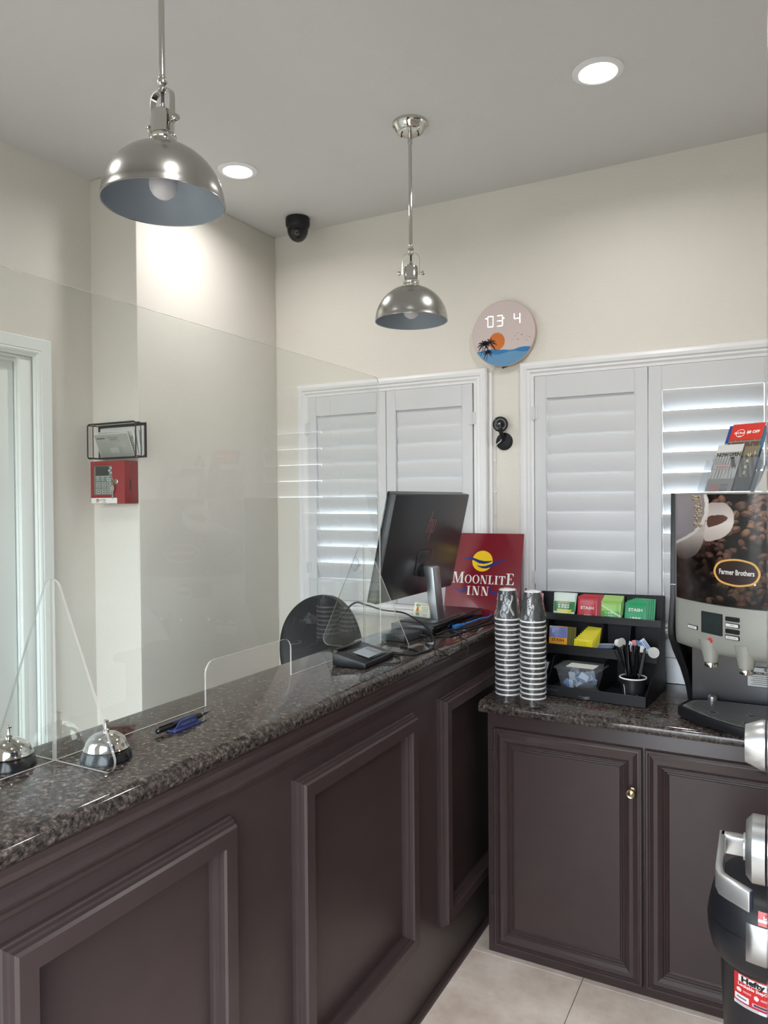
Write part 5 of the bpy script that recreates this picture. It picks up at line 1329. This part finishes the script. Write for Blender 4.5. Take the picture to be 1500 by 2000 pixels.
# ---- printed poster: a coffee cup and roasted beans
NU, NV = 330, 190
PX0, PX1, PZ0, PZ1 = -.3045, .3045, 1.3030, 1.6320
Xg, Zg = np.meshgrid(np.linspace(PX0, PX1, NU), np.linspace(PZ0, PZ1, NV))
art = np.empty((NV, NU, 3)); art[:] = (30, 22, 24)
rb = np.random.RandomState(4)
beans = [(rb.uniform(PX0, PX1), rb.uniform(PZ0, PZ1), rb.uniform(0, PI), rb.uniform(.012, .019)) for _ in range(620)]
beans.sort(key=lambda b: -b[1])
for (bx_, bz_, ba, bl) in beans:
    near = 1.0 if bz_ > 1.50 else (.82 if bz_ > 1.42 else .66)
    drk = near*(.62 if (bx_ < -.20 and bz_ < 1.46) else 1.0)
    if rb.rand() < .25: drk *= .45
    dx, dz = Xg-bx_, Zg-bz_
    m_ = (np.abs(dx) < bl*1.2) & (np.abs(dz) < bl*1.2)
    if not m_.any(): continue
    a = (dx*math.cos(ba)+dz*math.sin(ba))/bl; b = (-dx*math.sin(ba)+dz*math.cos(ba))/(bl*.66)
    r2 = a*a+b*b
    ins = m_ & (r2 < 1)
    tone = np.clip(.55+.40*(dz/bl)-.30*r2, .15, 1.0)*drk
    base = np.array((176, 132, 112), float) if rb.rand() < .7 else np.array((150, 118, 108), float)
    cr = np.where((np.abs(b+.12*np.sin(a*3)) < .10) & (np.abs(a) < .85) & (rb.rand() < .6), .45, 1.0)
    for c in range(3):
        ch_ = art[..., c]; ch_[ins] = np.clip(base[c]*(tone*cr)[ins]*1.12+8, 0, 255); art[..., c] = ch_
def poly_mask(P):
    P = np.array(P); ins = np.zeros(Xg.shape, bool); n = len(P); j = n-1
    for i in range(n):
        xi, zi, xj, zj = P[i, 0], P[i, 1], P[j, 0], P[j, 1]
        c = ((zi > Zg) != (zj > Zg)) & (Xg < (xj-xi)*(Zg-zi)/(zj-zi+1e-12)+xi); ins ^= c; j = i
    return ins
def smoothP(P, closed=True):
    P = [Vector(p) for p in P]; Q = []; n = len(P)
    for i in range(n):
        p0, p1, p2, p3 = P[(i-1) % n], P[i], P[(i+1) % n], P[(i+2) % n]
        for k in range(6):
            t = k/6; v = .5*((2*p1)+(p2-p0)*t+(2*p0-5*p1+4*p2-p3)*t*t+(3*p1-p0-3*p2+p3)*t**3); Q.append((v.x, v.y))
    return Q
def paint(P, colf): m_ = poly_mask(P); art[m_] = colf(Xg, Zg)[m_]
def grad(c0, c1, f):
    t = np.clip(f, 0, 1)[..., None]; return np.array(c0, float)*(1-t)+np.array(c1, float)*t
# cup wall, handle, coffee, foam
paint(smoothP([(-.304, 1.46), (-.30, 1.435), (-.275, 1.428), (-.246, 1.440), (-.224, 1.465), (-.211, 1.500), (-.203, 1.545), (-.215, 1.545), (-.240, 1.515), (-.275, 1.49), (-.3045, 1.475)]), lambda X, Z: grad((66, 58, 58), (176, 168, 162), (Z-1.425)/.085))
paint(smoothP([(-.198, 1.601), (-.174, 1.607), (-.150, 1.605), (-.131, 1.585), (-.125, 1.561), (-.131, 1.533), (-.148, 1.510), (-.174, 1.496), (-.211, 1.493), (-.206, 1.55)]), lambda X, Z: grad((206, 198, 192), (166, 154, 152), np.abs(Z-1.545)/.07))
hole = smoothP([(-.200, 1.563), (-.178, 1.569), (-.156, 1.570), (-.143, 1.561), (-.156, 1.548), (-.178, 1.538), (-.201, 1.534)])
paint(hole, lambda X, Z: grad((70, 52, 48), (128, 100, 90), .5+.5*np.sin(X*900)*np.sin(Z*800)))
rim = [(-.205, 1.634), (-.199, 1.618), (-.197, 1.603), (-.199, 1.580), (-.203, 1.562), (-.215, 1.538), (-.239, 1.511), (-.269, 1.492), (-.3045, 1.474), (-.3045, 1.634)]
paint(rim, lambda X, Z: grad((214, 208, 202), (188, 182, 178), (1.634-Z)/.16))
paint([(-.214, 1.634), (-.2095, 1.605), (-.2110, 1.575), (-.222, 1.545), (-.245, 1.518), (-.272, 1.500), (-.3045, 1.483), (-.3045, 1.634)], lambda X, Z: grad((150, 142, 144), (134, 128, 134), (1.634-Z)/.15))
for _ in range(130):
    t = rb.rand(); cz_ = 1.628-.096*t; cx_ = float(np.interp(t, [0, .3, .6, .85, 1], [-.238, -.228, -.229, -.231, -.229]))+rb.uniform(-.012, .010); r_ = rb.uniform(.0012, .0042)
    d = np.hypot(Xg-cx_, Zg-cz_); m_ = d < r_
    art[m_] = grad((66, 52, 46), (216, 200, 178), .35+.9*(Zg-cz_+ (Xg-cx_)*.4)/r_*.5+.25)[m_]
art = np.clip((art-70)*1.18+58, 4, 255)
raster('poster', lambda u, v: on(PX0+u*(PX1-PX0), PZ0+v*(PZ1-PZ0), .0012), art, M_GLOSSP, cm, label='glossy printed poster of a white coffee cup among coffee beans')
mb = MB()
for i in range(40):
    x0_, x1_ = PX0+(PX1-PX0)*i/40, PX0+(PX1-PX0)*(i+1)/40
    mb.add([on(x0_, 1.3005, .0022), on(x1_, 1.3005, .0022), on(x1_, 1.3030, .0022), on(x0_, 1.3030, .0022)], [(0, 1, 2, 3)])
mb.build('poster_edge', M_BLACK, cm, smooth=False)
# ---- badge
def oval_ring(mb, cx, cz, a0, b0, a1, b1, d, n=48, notch=True):
    def pt(a, b, t):
        k = 1+.045*(abs(math.sin(2*t))**6)*(1 if notch else 0)
        return on(cx+a*k*math.cos(t), cz+b*k*math.sin(t), d)
    for i in range(n):
        t0, t1 = 2*PI*i/n, 2*PI*(i+1)/n
        if a0 <= 0: mb.add([on(cx, cz, d), pt(a1, b1, t0), pt(a1, b1, t1)], [(0, 1, 2)])
        else: mb.add([pt(a0, b0, t0), pt(a1, b1, t0), pt(a1, b1, t1), pt(a0, b0, t1)], [(0, 1, 2, 3)])
bcx, bcz = -.1195, 1.4025
mb = MB(); [oval_ring(mb, bcx, bcz, .060*k/5, .0365*k/5, .060*(k+1)/5, .0365*(k+1)/5, .0020) for k in range(5)]; mb.build('badge', M_BROWNP, cm, smooth=False, label='dark brown oval badge with a gold rim')
mb = MB(); oval_ring(mb, bcx, bcz, .058, .0350, .064, .0405, .0024); mb.build('badge_rim', M_GOLD, cm, smooth=False)
def curved_text(s_, x, z, size, m_, sx, bold=0, d=.0030, name='lettering'):
    o = text(s_, size, cm, Matrix.Identity(4), m_, sx=sx, bold=bold)
    inv = PM[cm.name].inverted()
    for v in o.data.vertices:
        w_ = PM[cm.name] @ v.co; v.co = inv @ on(x+w_.x, z+w_.y, d)
    return o
curved_text('Farmer Brothers', bcx, bcz, .0215, M_WPRINT, .66, .0004)
mb = MB(); mb.lathe([(.0035, 0), (.0005, .0002)], 16, onT(-.0705, 1.3725, .0022), caps=False); mb.build('trade_mark', M_WPRINT, cm, smooth=False)
# ---- controls
def patch(x0_, z0_, x1_, z1_, d0, d1, r_, name, m_, lab=None, parent=None):
    cx_, cz_ = (x0_+x1_)/2, (z0_+z1_)/2; T_ = onT(cx_, cz_, 0); w_ = (x1_-x0_)*math.hypot(1, 4.8*cx_); h_ = z1_-z0_
    o = MB().prism(rrect(-w_/2, -h_/2, w_/2, h_/2, r_, 4), d0, d1, T_).build(name, m_, parent or cm, bevel=.0004, segs=1)
    if lab: o['label'] = lab
    return o, T_, w_, h_
patch(-.2195, 1.2105, -.1585, 1.2755, -.004, .0022, .002, 'screen_bezel', M_BLACK)
o, T_, w_, h_ = patch(-.2175, 1.2125, -.1605, 1.2735, .0022, .0026, .001, 'screen', M_LCD, 'dark grey green display')
mb = MB(); mb.tube([tuple(T_ @ Vector((.010*math.cos(t), .0045*math.sin(t)+.002, .0029))) for t in np.linspace(-2.6, 1.6, 16)], .0006, 5); mb.build('screen_picture', M_BLACK, cm)
pitch_ = .0185
for k, lit in enumerate((0, 1, 0, 1)):
    zc_ = 1.2655-pitch_*k*.97
    o, T_, w_, h_ = patch(-.1485, zc_-.0065, -.1105, zc_+.0065, -.003, .003, .003, 'button', M_BLACK)
    if lit:
        f_ = MB().prism(rrect(-w_/2+.0022, -.0045, w_/2-.0022, .0045, .002, 3), .0031, .0036, T_).build('button_face', M_PAPER, o, smooth=False, label='white button label')
        text('coffee' if k == 1 else 'decaf coffee', .0062, o, T_ @ Tr(0, 0, .0038), M_BPRINT)
o, T_, w_, h_ = patch(-.2625, 1.2125, -.2315, 1.2245, -.003, .003, .003, 'button', M_BLACK)
MB().prism(rrect(-w_/2+.0022, -.0042, w_/2-.0022, .0042, .002, 3), .0031, .0036, T_).build('button_face', M_PAPER, o, smooth=False, label='white button label')
text('hot water', .0062, o, T_ @ Tr(0, 0, .0038), M_BPRINT)
MB().lathe([(.0085, -.004), (.0085, .002), (.0075, .003), (.0005, .0036)], 28, onT(-.193, 1.1905, 0)).build('stop_button', M_REDB, cm, label='round red stop button')
text('stop', .0058, cm, onT(-.193, 1.1905, 0) @ Tr(0, 0, .0040), M_BPRINT, sx=.8)
for x, y in ((-.1935, 2.470), (-.094, 2.405), (.006, 2.392)):
    B = Tr(x, y, 0)
    MB().lathe([(.0165, 1.1175), (.0200, 1.120), (.0220, 1.130), (.0290, 1.160), (.038, 1.190)], 36, B @ Matrix.Shear('XY', 4, (0, 0)) ).build('spout', M_SILVERP, cm)
    MB().lathe([(.0165, 1.1035), (.0190, 1.1045), (.0190, 1.1165), (.0180, 1.1185), (.0150, 1.1185), (.0150, 1.1035)], 32, B, closed=True).build('spout_ring', M_CHROME, cm)
# ---- drip tray
def yt(x): return 2.366+2.3*x*x
txs = np.linspace(-.302, .302, 41)
ring_ = [(x, yt(x)) for x in txs]+[(.283, 2.655), (.262, 2.680), (.21, 2.700), (-.21, 2.700), (-.262, 2.680), (-.283, 2.655)]
def inset(P, d):
    out = []; n = len(P)
    for i in range(n):
        a, b, c = Vector(P[i-1]), Vector(P[i]), Vector(P[(i+1) % n]); t = ((b-a).normalized()+(c-b).normalized()).normalized(); nn_ = Vector((-t.y, t.x)); q_ = b+nn_*d; out.append((q_.x, q_.y))
    return out
mb = MB(); levels = [(.010, .909), (.002, .913), (0, .920), (0, .940), (.003, .9465), (.007, .948), (.011, .9465), (.013, .943)]
n = len(ring_)
for d, z in levels:
    for (x, y) in inset(ring_, d):
        zz_ = z
        if z < .915 and y < 2.60 and abs(x+.135) < .085: zz_ = z+.016*math.cos((x+.135)/.085*PI/2)**.6
        if z < .915 and y < 2.60 and abs(x-.135) < .085: zz_ = z+.016*math.cos((x-.135)/.085*PI/2)**.6
        mb.v.append((x, y, zz_))
for j in range(len(levels)-1):
    for i in range(n): i2 = (i+1) % n; mb.f.append((j*n+i, j*n+i2, (j+1)*n+i2, (j+1)*n+i)); mb.m.append(0)
mb.f.append(tuple(reversed(range(n)))); mb.m.append(0); mb.f.append(tuple((len(levels)-1)*n+i for i in range(n))); mb.m.append(0)
tr_ = mb.build('drip_tray', M_BLACK, cm, angle=40)
for fx, fy in ((-.26, 2.585), (0, 2.40), (.26, 2.585), (-.2, 2.66), (.2, 2.66)): MB().lathe([(.012, ZT), (.012, ZT+.008)], 14, Tr(fx, fy, 0)).build('foot', M_RUBBER, tr_)
gr = inset(ring_, .0145)
mb = MB(); mb.prism(gr, .9425, .9462); mb.build('drip_grate', mat('dark_grate_steel', (112, 113, 115), .24, .0), cm, bevel=.0006, segs=1)
mb = MB(); rowk = 0
y = 2.385
while y < 2.685:
    x = -.275+(.006 if rowk % 2 else 0)
    while x < .276:
        if y > yt(x)+.028 and y < 2.684 and abs(x) < .262-(max(0, y-2.62)*.3) and all(math.hypot(x-a, y-b) > .017 for a, b in ((-.194, 2.535), (-.085, 2.545), (-.094, 2.455), (.02, 2.5))):
            mb.prism(rrect(-.0040, -.0016, .0040, .0016, .0014, 1), .9463, .9467, Tr(x, y, 0) @ Matrix.Rotation(R(-24 if rowk % 2 else 24), 4, 'Z'))
        x += .0125
    y += .0088; rowk += 1
M_HOLE = mat('grate_hole', (5, 5, 6), .7)
mb.build('grate_slots', M_HOLE, cm, smooth=False, kind='stuff')
for a, b in ((-.194, 2.535), (-.085, 2.545), (-.094, 2.455), (.02, 2.5)): MB().prism(ell(0, 0, .0105, .0075, 20), .9463, .9468, Tr(a, b, 0)).build('drain_hole', M_HOLE, cm, smooth=False)
MB().lathe([(.0145, .944), (.0145, .956)]+[(.0145*math.cos(R(a)), .956+.012*math.sin(R(a))) for a in range(10, 90, 10)]+[(.0004, .968)], 28, Tr(-.206, 2.679, 0)).build('tray_knob', M_SILVER, cm, label='small round silver knob')
# ---- service label on the back plate
lx0, lx1 = -.106, .030
def bp_y(x): return 2.712+.05*(1-(x/.272)**2)
lT = frame((-.106, bp_y(-.106)-.001, .990), (1, -.036, 0), (0, 0, 1))
MB().box(0, 0, 0, .118, .066, .0006, 0, lT).build('service_label', M_PAPER, cm, smooth=False, label='white service label on the steel back plate')
mb = MB(); outline(mb, 0, 0, .118, .066, .0014, .0006, lT); mb.box(.0, .041, .0006, .118, .050, .0010, 0, lT); mb.prism(ell(.066, .0585, .016, .0065, 24), .0006, .0010, lT)
for k in range(5):
    mb.box(.012+.006*(k % 2), .034-.0065*k, .0006, .105-.008*(k % 3), .0355-.0065*k, .0009, 0, lT)
mb.build('label_print', M_BPRINT, cm, smooth=False, kind='stuff')
text('CALL (877) 322', .0085, cm, lT @ Tr(.055, .0455, .0012), M_WPRINT)
text('Farmer Bros', .0055, cm, lT @ Tr(.066, .0585, .0012), M_WPRINT)

# ================================================================== BROCHURE RACK ON THE MACHINE
ux = Vector((.906, -.423, 0)); bk = Vector((.423, .906, 0)); th_l = R(30)
uu = Vector((0, 0, 1))*math.cos(th_l)+bk*math.sin(th_l)
RT = frame((-.237, 2.60, 1.6385), ux, uu)            # local x right, y up the slope, z towards the viewer
br = thing('brochure_holder', 'clear acrylic brochure holder standing on top of the coffee machine', 'brochure holder', (-.12, 2.62, 1.6385))
def cheek(mb, xa):
    P = [(xa+dx, y, z) for dx in (0, .002) for (y, z) in ((0, 0), (.0173, -.030), (.125, -.030), (.125, 0))]
    mb.add(P, [(0, 1, 2, 3), (7, 6, 5, 4), (0, 4, 5, 1), (1, 5, 6, 2), (2, 6, 7, 3), (3, 7, 4, 0)], 0, RT)
mb = MB(); mb.box(-.012, 0, .0, .160, .125, .002, 0, RT); cheek(mb, -.012); cheek(mb, .158); mb.build('front_pocket', M_TUB, br, smooth=False)
mb = MB(); mb.box(.163, 0, .0, .36, .125, .002, 0, RT); cheek(mb, .163); cheek(mb, .358); mb.build('front_pocket', M_TUB, br, smooth=False)
mb = MB(); mb.box(-.012, .0193, -.033, .36, .16, -.030, 0, RT); mb.build('back_plate', M_TUB, br, smooth=False)
# wedge foot that carries the leaning pockets on the machine top
p0 = RT @ Vector((-.012, .0, -.033)); 
mb = MB()
for x in (-.012, .172, .357):
    a, b = RT @ Vector((x, .0193, -.033)), RT @ Vector((x, .15, -.033)); c = Vector((b.x, b.y, 1.6385)); w_ = ux*.003
    mb.add([a, b, c, a+w_, b+w_, c+w_], [(0, 1, 2), (5, 4, 3), (0, 3, 4, 1), (1, 4, 5, 2), (2, 5, 3, 0)])
mb.build('support_fin', M_TUB, br, smooth=False)
def brochure(label, x, w, h, zoff, cols, words=(), nu=48, nv=72, cat='brochure', group='brochures on the coffee machine', th=.0012, skew=0):
    t = thing('brochure', label, cat, RT @ Vector((x+w/2, 0, zoff)), group=group)
    T_ = RT @ Tr(x, .003+.577*(abs(zoff)+th), zoff) @ Matrix.Rotation(R(skew), 4, 'Z')
    MB().box(0, 0, -th, w, h, 0, 0, T_).build('booklet', M_PAPER if cols is not None else M_SEA1, t, smooth=False)
    if cols is not None:
        U, V = np.meshgrid(np.linspace(0, 1, nu), np.linspace(0, 1, nv))
        raster('printed_cover', lambda u, v: T_ @ Vector((u*w, v*h, .0002)), cols(U, V), M_GLOSSP, t)
    for (s_, sz, cx_, cy_, m_, sx_, bo, rot) in words:
        text(s_, sz, t, T_ @ Tr(cx_*w, cy_*h, .0005) @ Matrix.Rotation(R(rot), 4, 'Z'), m_, sx=sx_, bold=bo)
    return t
def c_now(U, V):
    a = flatcol((150, 150, 148))(U, V); a[V > .84] = (206, 204, 204)
    a += (40*np.sin(U*60)*np.sin(V*9+U*4))[..., None]*((V > .25) & (V < .84))[..., None]
    a[(V > .50) & (V < .72) & (U > .62) & (np.abs((U-.78)-(.6-V)*.7) < .08)] = (44, 42, 42)
    a[(V > .48) & (V < .55) & (U > .1) & (U < .62)] = (186, 176, 176); a[(V < .26)] = (128, 128, 126); a[(V < .16) & (U < .5) & (np.floor(V*70) % 2 == 0) & (U > .15)] = (170, 90, 92)
    a[(V > .28) & (V < .46) & (np.floor(U*16) % 2 == 0)] = (182, 180, 178); a[(V < .15) & (U > .55) & (np.floor(V*60) % 2 == 0) & (U < .85)] = (80, 80, 80)
    return np.clip(a, 0, 255)
def c_dark(U, V):
    a = flatcol((92, 90, 88))(U, V); a += (24*np.sin(U*40+V*20))[..., None]; a[V > .8] = (128, 118, 100); a[V < .3] = (70, 70, 72); return np.clip(a, 0, 255)
def c_red(U, V):
    a = flatcol((96, 78, 66))(U, V)
    row = np.floor(V*22); a[((V*22) % 1 < .16) | (((U*5+.5*(row % 2)) % 1) < .07)] = (150, 140, 128)
    a[np.hypot((U-.55)/.26, (V-.56)/.09) < 1] = (196, 160, 98); a[np.hypot((U-.50)/.12, (V-.55)/.04) < 1] = (226, 204, 150); a[np.hypot((U-.78)/.10, (V-.50)/.07) < 1] = (60, 50, 46)
    a[V > .755] = (206, 52, 40); return a
def c_blue(U, V):
    a = flatcol((36, 72, 140))(U, V); a[V < .72] = (150, 170, 190); a[V < .4] = (52, 66, 88); return a
def c_teal(U, V): return flatcol((66, 110, 136))(U, V)
def c_person(U, V):
    a = flatcol((196, 198, 204))(U, V); a[V < .62] = (110, 112, 124); a[(V > .60) & (V < .66)] = (70, 66, 120); a[(V > .66) & (V < .70)] = (214, 206, 176)
    a[np.hypot((U-.30)/.10, (V-.94)/.035) < 1] = (70, 60, 56); a[np.hypot((U-.30)/.16, (V-.84)/.08) < 1] = (98, 100, 106); a[np.hypot((U-.22)/.13, (V-.78)/.05) < 1] = (190, 156, 160)
    a[np.hypot((U-.36)/.14, (V-.75)/.03) < 1] = (44, 42, 50); a[(V > .68) & (V < .80) & (U < .16)] = (62, 44, 92); a[(V < .5) & (np.floor(V*40) % 2 == 0) & (U > .1) & (U < .7)] = (150, 152, 160); return a
M_YP = mat('cream_yellow_print', (226, 214, 150), .5)
brochure('navy blue brochure at the back, showing along the left of the red topped one',   .016, .108, .252, -.026, c_blue)
brochure('red topped brochure with a brick wall picture, offering eight dollars off',   .030, .106, .256, -.0215, c_red, [('$8 OFF', .0150, .70, .865, M_WPRINT, .90, .0005, 0), ('Hard Rock', .0115, .28, .862, M_WPRINT, .68, .0003, 0)])
mb = MB(); bT = RT @ Tr(.0295, .003+.577*.0227, -.0215)
mb.lathe([(.0150, .0004), (.0150, .0007), (.0135, .0007), (.0135, .0004)], 28, bT @ Tr(.033, .2195, 0), closed=True); mb.box(.028, .207, .0004, .038, .2095, .0007, 0, bT)
o = [c for c in bpy.data.objects if c.name.startswith('brochure') and c.get('label', '').startswith('red topped')][0]
mb.build('ring_emblem', M_WPRINT, o, label='white ring emblem')
brochure('teal brochure behind, showing along the right of the red topped one', .044, .104, .243, -.0245, c_teal)
brochure('grey brochure with a column of pale yellow letters', .040, .106, .166, -.0135, c_dark, [(ch_, .0155, .74, yy, M_YP, 1, .0004, 0) for ch_, yy in (('U', .80), ('R', .66), ('K', .53), ('S', .40))]+[('L', .0155, .06, .84, M_YP, 1, .0003, 0), ('I', .0155, .90, .84, M_YP, 1, .0003, 0)])
brochure('black and white brochure headed Now Open at the front of the holder', .010, .086, .176, -.0065, c_now, [('NOW OPEN', .0175, .52, .775, M_BPRINT, .82, .0007, 0), ('SATURDAY', .0090, .40, .515, M_LABELR, .9, .0004, 0)])
brochure('brochure picturing a person in grey, in the right pocket', .172, .110, .235, -.020, c_person)
for k in range(4): brochure('cream card, %s from the front in the right pocket' % ORD[k], .178+.002*k, .14, .100+.006*k, -.006-.0035*k, (lambda U, V: flatcol((222, 214, 200))(U, V)), nu=4, nv=4, cat='card', group='cream cards in the right pocket', skew=-6)

# ================================================================== BIN
bn = thing('trash_can', 'black plastic step-on trash can with a red label, in front of the cabinet', 'trash can', (.022, 2.125, 0))
def superring(a, b, z, n=56, e=2.7):
    P = []
    for i in range(n):
        t = 2*PI*i/n; c, s = math.cos(t), math.sin(t)
        P.append((.022+a*math.copysign(abs(c)**(2/e), c), 2.125+b*math.copysign(abs(s)**(2/e), s), z))
    return P
def rings(levels, name, m_, capb=True, capt=True, par=None, **kw):
    mb = MB(); n = 56
    for a, b, z in levels: mb.v += superring(a, b, z)
    for j in range(len(levels)-1):
        for i in range(n): i2 = (i+1) % n; mb.f.append((j*n+i, j*n+i2, (j+1)*n+i2, (j+1)*n+i)); mb.m.append(0)
    if capb: mb.f.append(tuple(reversed(range(n)))); mb.m.append(0)
    if capt: mb.f.append(tuple((len(levels)-1)*n+i for i in range(n))); mb.m.append(0)
    return mb.build(name, m_, par or bn, angle=50, **kw)
M_BIN = mat('black_bin_plastic', (30, 31, 36), .42)
rings([(.140, .128, .0), (.146, .134, .004), (.150, .138, .02), (.166, .152, .448), (.168, .154, .462)], 'bin_body', M_BIN)
lidb = rings([(.166, .152, .462), (.178, .164, .468), (.187, .172, .482), (.195, .180, .515), (.197, .182, .545), (.195, .180, .560)], 'lid_ring', M_BIN)
rings([(.193, .178, .560), (.192, .177, .575), (.186, .171, .600), (.176, .161, .622), (.160, .146, .638), (.130, .118, .648), (.08, .07, .653), (.02, .02, .654)], 'bin_lid', M_BIN)
def bin_pt(x, z, a, b, d):
    dx = min(.999, abs((x-.022)/a)); return Vector((x, 2.125-b*(1-dx**2.7)**(1/2.7)-d, z))
def lab(U, V):
    a = flatcol((206, 40, 44))(U, V)
    a[(V < .10)] = (226, 224, 224); a[(V < .085) & (np.floor(V*60) % 2 == 0) & (U > .05) & (U < .6)] = (170, 160, 160); a[(V > .10) & (V < .13)] = (150, 40, 90)
    a[(V > .15) & (V < .33) & (U > .02) & (U < .36)] = (236, 236, 236); a[(V > .22) & (V < .26) & (U > .07) & (U < .3)] = (110, 110, 114)
    a[(V > .16) & (V < .27) & (U > .44) & (U < .86)] = (226, 190, 206); a[(V > .185) & (V < .25) & (U > .47) & (U < .83)] = (70, 64, 80)
    a[(V > .74) & (V < .94) & (U > .10) & (U < .80)] = (240, 240, 240)
    a[np.hypot((U-.12)/.06, (V-.47)/.06) < 1] = (240, 226, 226); a[np.hypot((U-.54)/.055, (V-.44)/.07) < 1] = (240, 226, 226)
    a[(U > .22) & (U < .42) & ((np.abs(V-.49) < .012) | (np.abs(V-.455) < .012))] = (232, 190, 190); a[(U > .64) & (U < .84) & ((np.abs(V-.46) < .012) | (np.abs(V-.42) < .012))] = (232, 190, 190)
    a[(U > .93)] = (232, 226, 226); return a
LX0, LX1, LZ0, LZ1 = -.1060, -.014, .374, .456
U, V = np.meshgrid(np.linspace(0, 1, 72), np.linspace(0, 1, 60))
ba = lambda z: float(np.interp(z, [.02, .448], [.150, .166])); bb_ = lambda z: float(np.interp(z, [.02, .448], [.138, .152]))
raster('product_label', lambda u, v: bin_pt(LX0+u*(LX1-LX0), LZ0+v*(LZ1-LZ0), ba(LZ0+v*(LZ1-LZ0)), bb_(LZ0+v*(LZ1-LZ0)), .0008), lab(U, V), M_GLOSSP, bn, label='red and white product label')
def bin_text(s_, x, z, size, m_, sx, bold):
    o = text(s_, size, bn, Matrix.Identity(4), m_, sx=sx, bold=bold); inv = PM[bn.name].inverted()
    for v in o.data.vertices:
        w_ = PM[bn.name] @ v.co; v.co = inv @ bin_pt(x+w_.x, z+w_.y, ba(z), bb_(z), .0016)
bin_text('Hefty', LX0+.45*(LX1-LX0), LZ0+.835*(LZ1-LZ0), .0185, M_BPRINT, 1.25, .0010)
bin_text('Lockable StepOn', LX0+.48*(LX1-LX0), LZ0+.655*(LZ1-LZ0), .0105, M_WPRINT, .98, .0003)
lp = MB(); nu_, nv_ = 25, 9
lz = lambda v: .512+.088*v
lb = lambda z: float(np.interp(z, [.468, .482, .515, .545, .56, .575, .6], [.164, .172, .180, .182, .180, .177, .171]))
for k_, dd in ((0, .0075), (1, -.004)):
    for j in range(nv_):
        for i in range(nu_):
            u, v = i/(nu_-1), j/(nv_-1); z = lz(v); edge = min(1, min(u, 1-u)*9, min(v, 1-v)*7)
            lp.v.append(tuple(bin_pt(-.078+.092*u, z, lb(z)+.015, lb(z), dd*(.45+.55*edge) if k_ == 0 else dd)))
for j in range(nv_-1):
    for i in range(nu_-1):
        q_ = j*nu_+i; lp.f.append((q_, q_+1, q_+nu_+1, q_+nu_)); lp.m.append(0)
n_ = nu_*nv_; rim_ = [i for i in range(nu_)]+[nu_*(j+1)-1 for j in range(1, nv_)]+[nu_*(nv_-1)+i for i in reversed(range(nu_-1))]+[nu_*j for j in reversed(range(1, nv_-1))]
for k_ in range(len(rim_)):
    a_, b_ = rim_[k_], rim_[(k_+1) % len(rim_)]; lp.f.append((b_, a_, a_+n_, b_+n_)); lp.m.append(0)
la = lp.build('latch', M_SATIN, bn, angle=50, label='silver grey lid latch')
raster('product_label', lambda u, v: (-.052+.055*u, 2.125-.170*(1-abs((-.052+.055*u-.022)/.190)**2.7)**(1/2.7)+.010*v-.001+.0, .602+.030*v), np.where(((V > .25) & (V < .45))[..., None], np.array((236, 226, 226.)), np.array((208, 44, 46.))), M_GLOSSP, bn, label='small red label on the lid')
text('Hefty', .0135, bn, frame((-.026, 1.948, .625), (1, -.05, 0), (0, .35, 1)), M_WPRINT, bold=.0006)
MB().prism(rrect(-.05, -.02, .05, .02, .01, 4), .012, .024, Tr(.022, 1.955, 0)).build('pedal', M_SATIN, bn, bevel=.003)
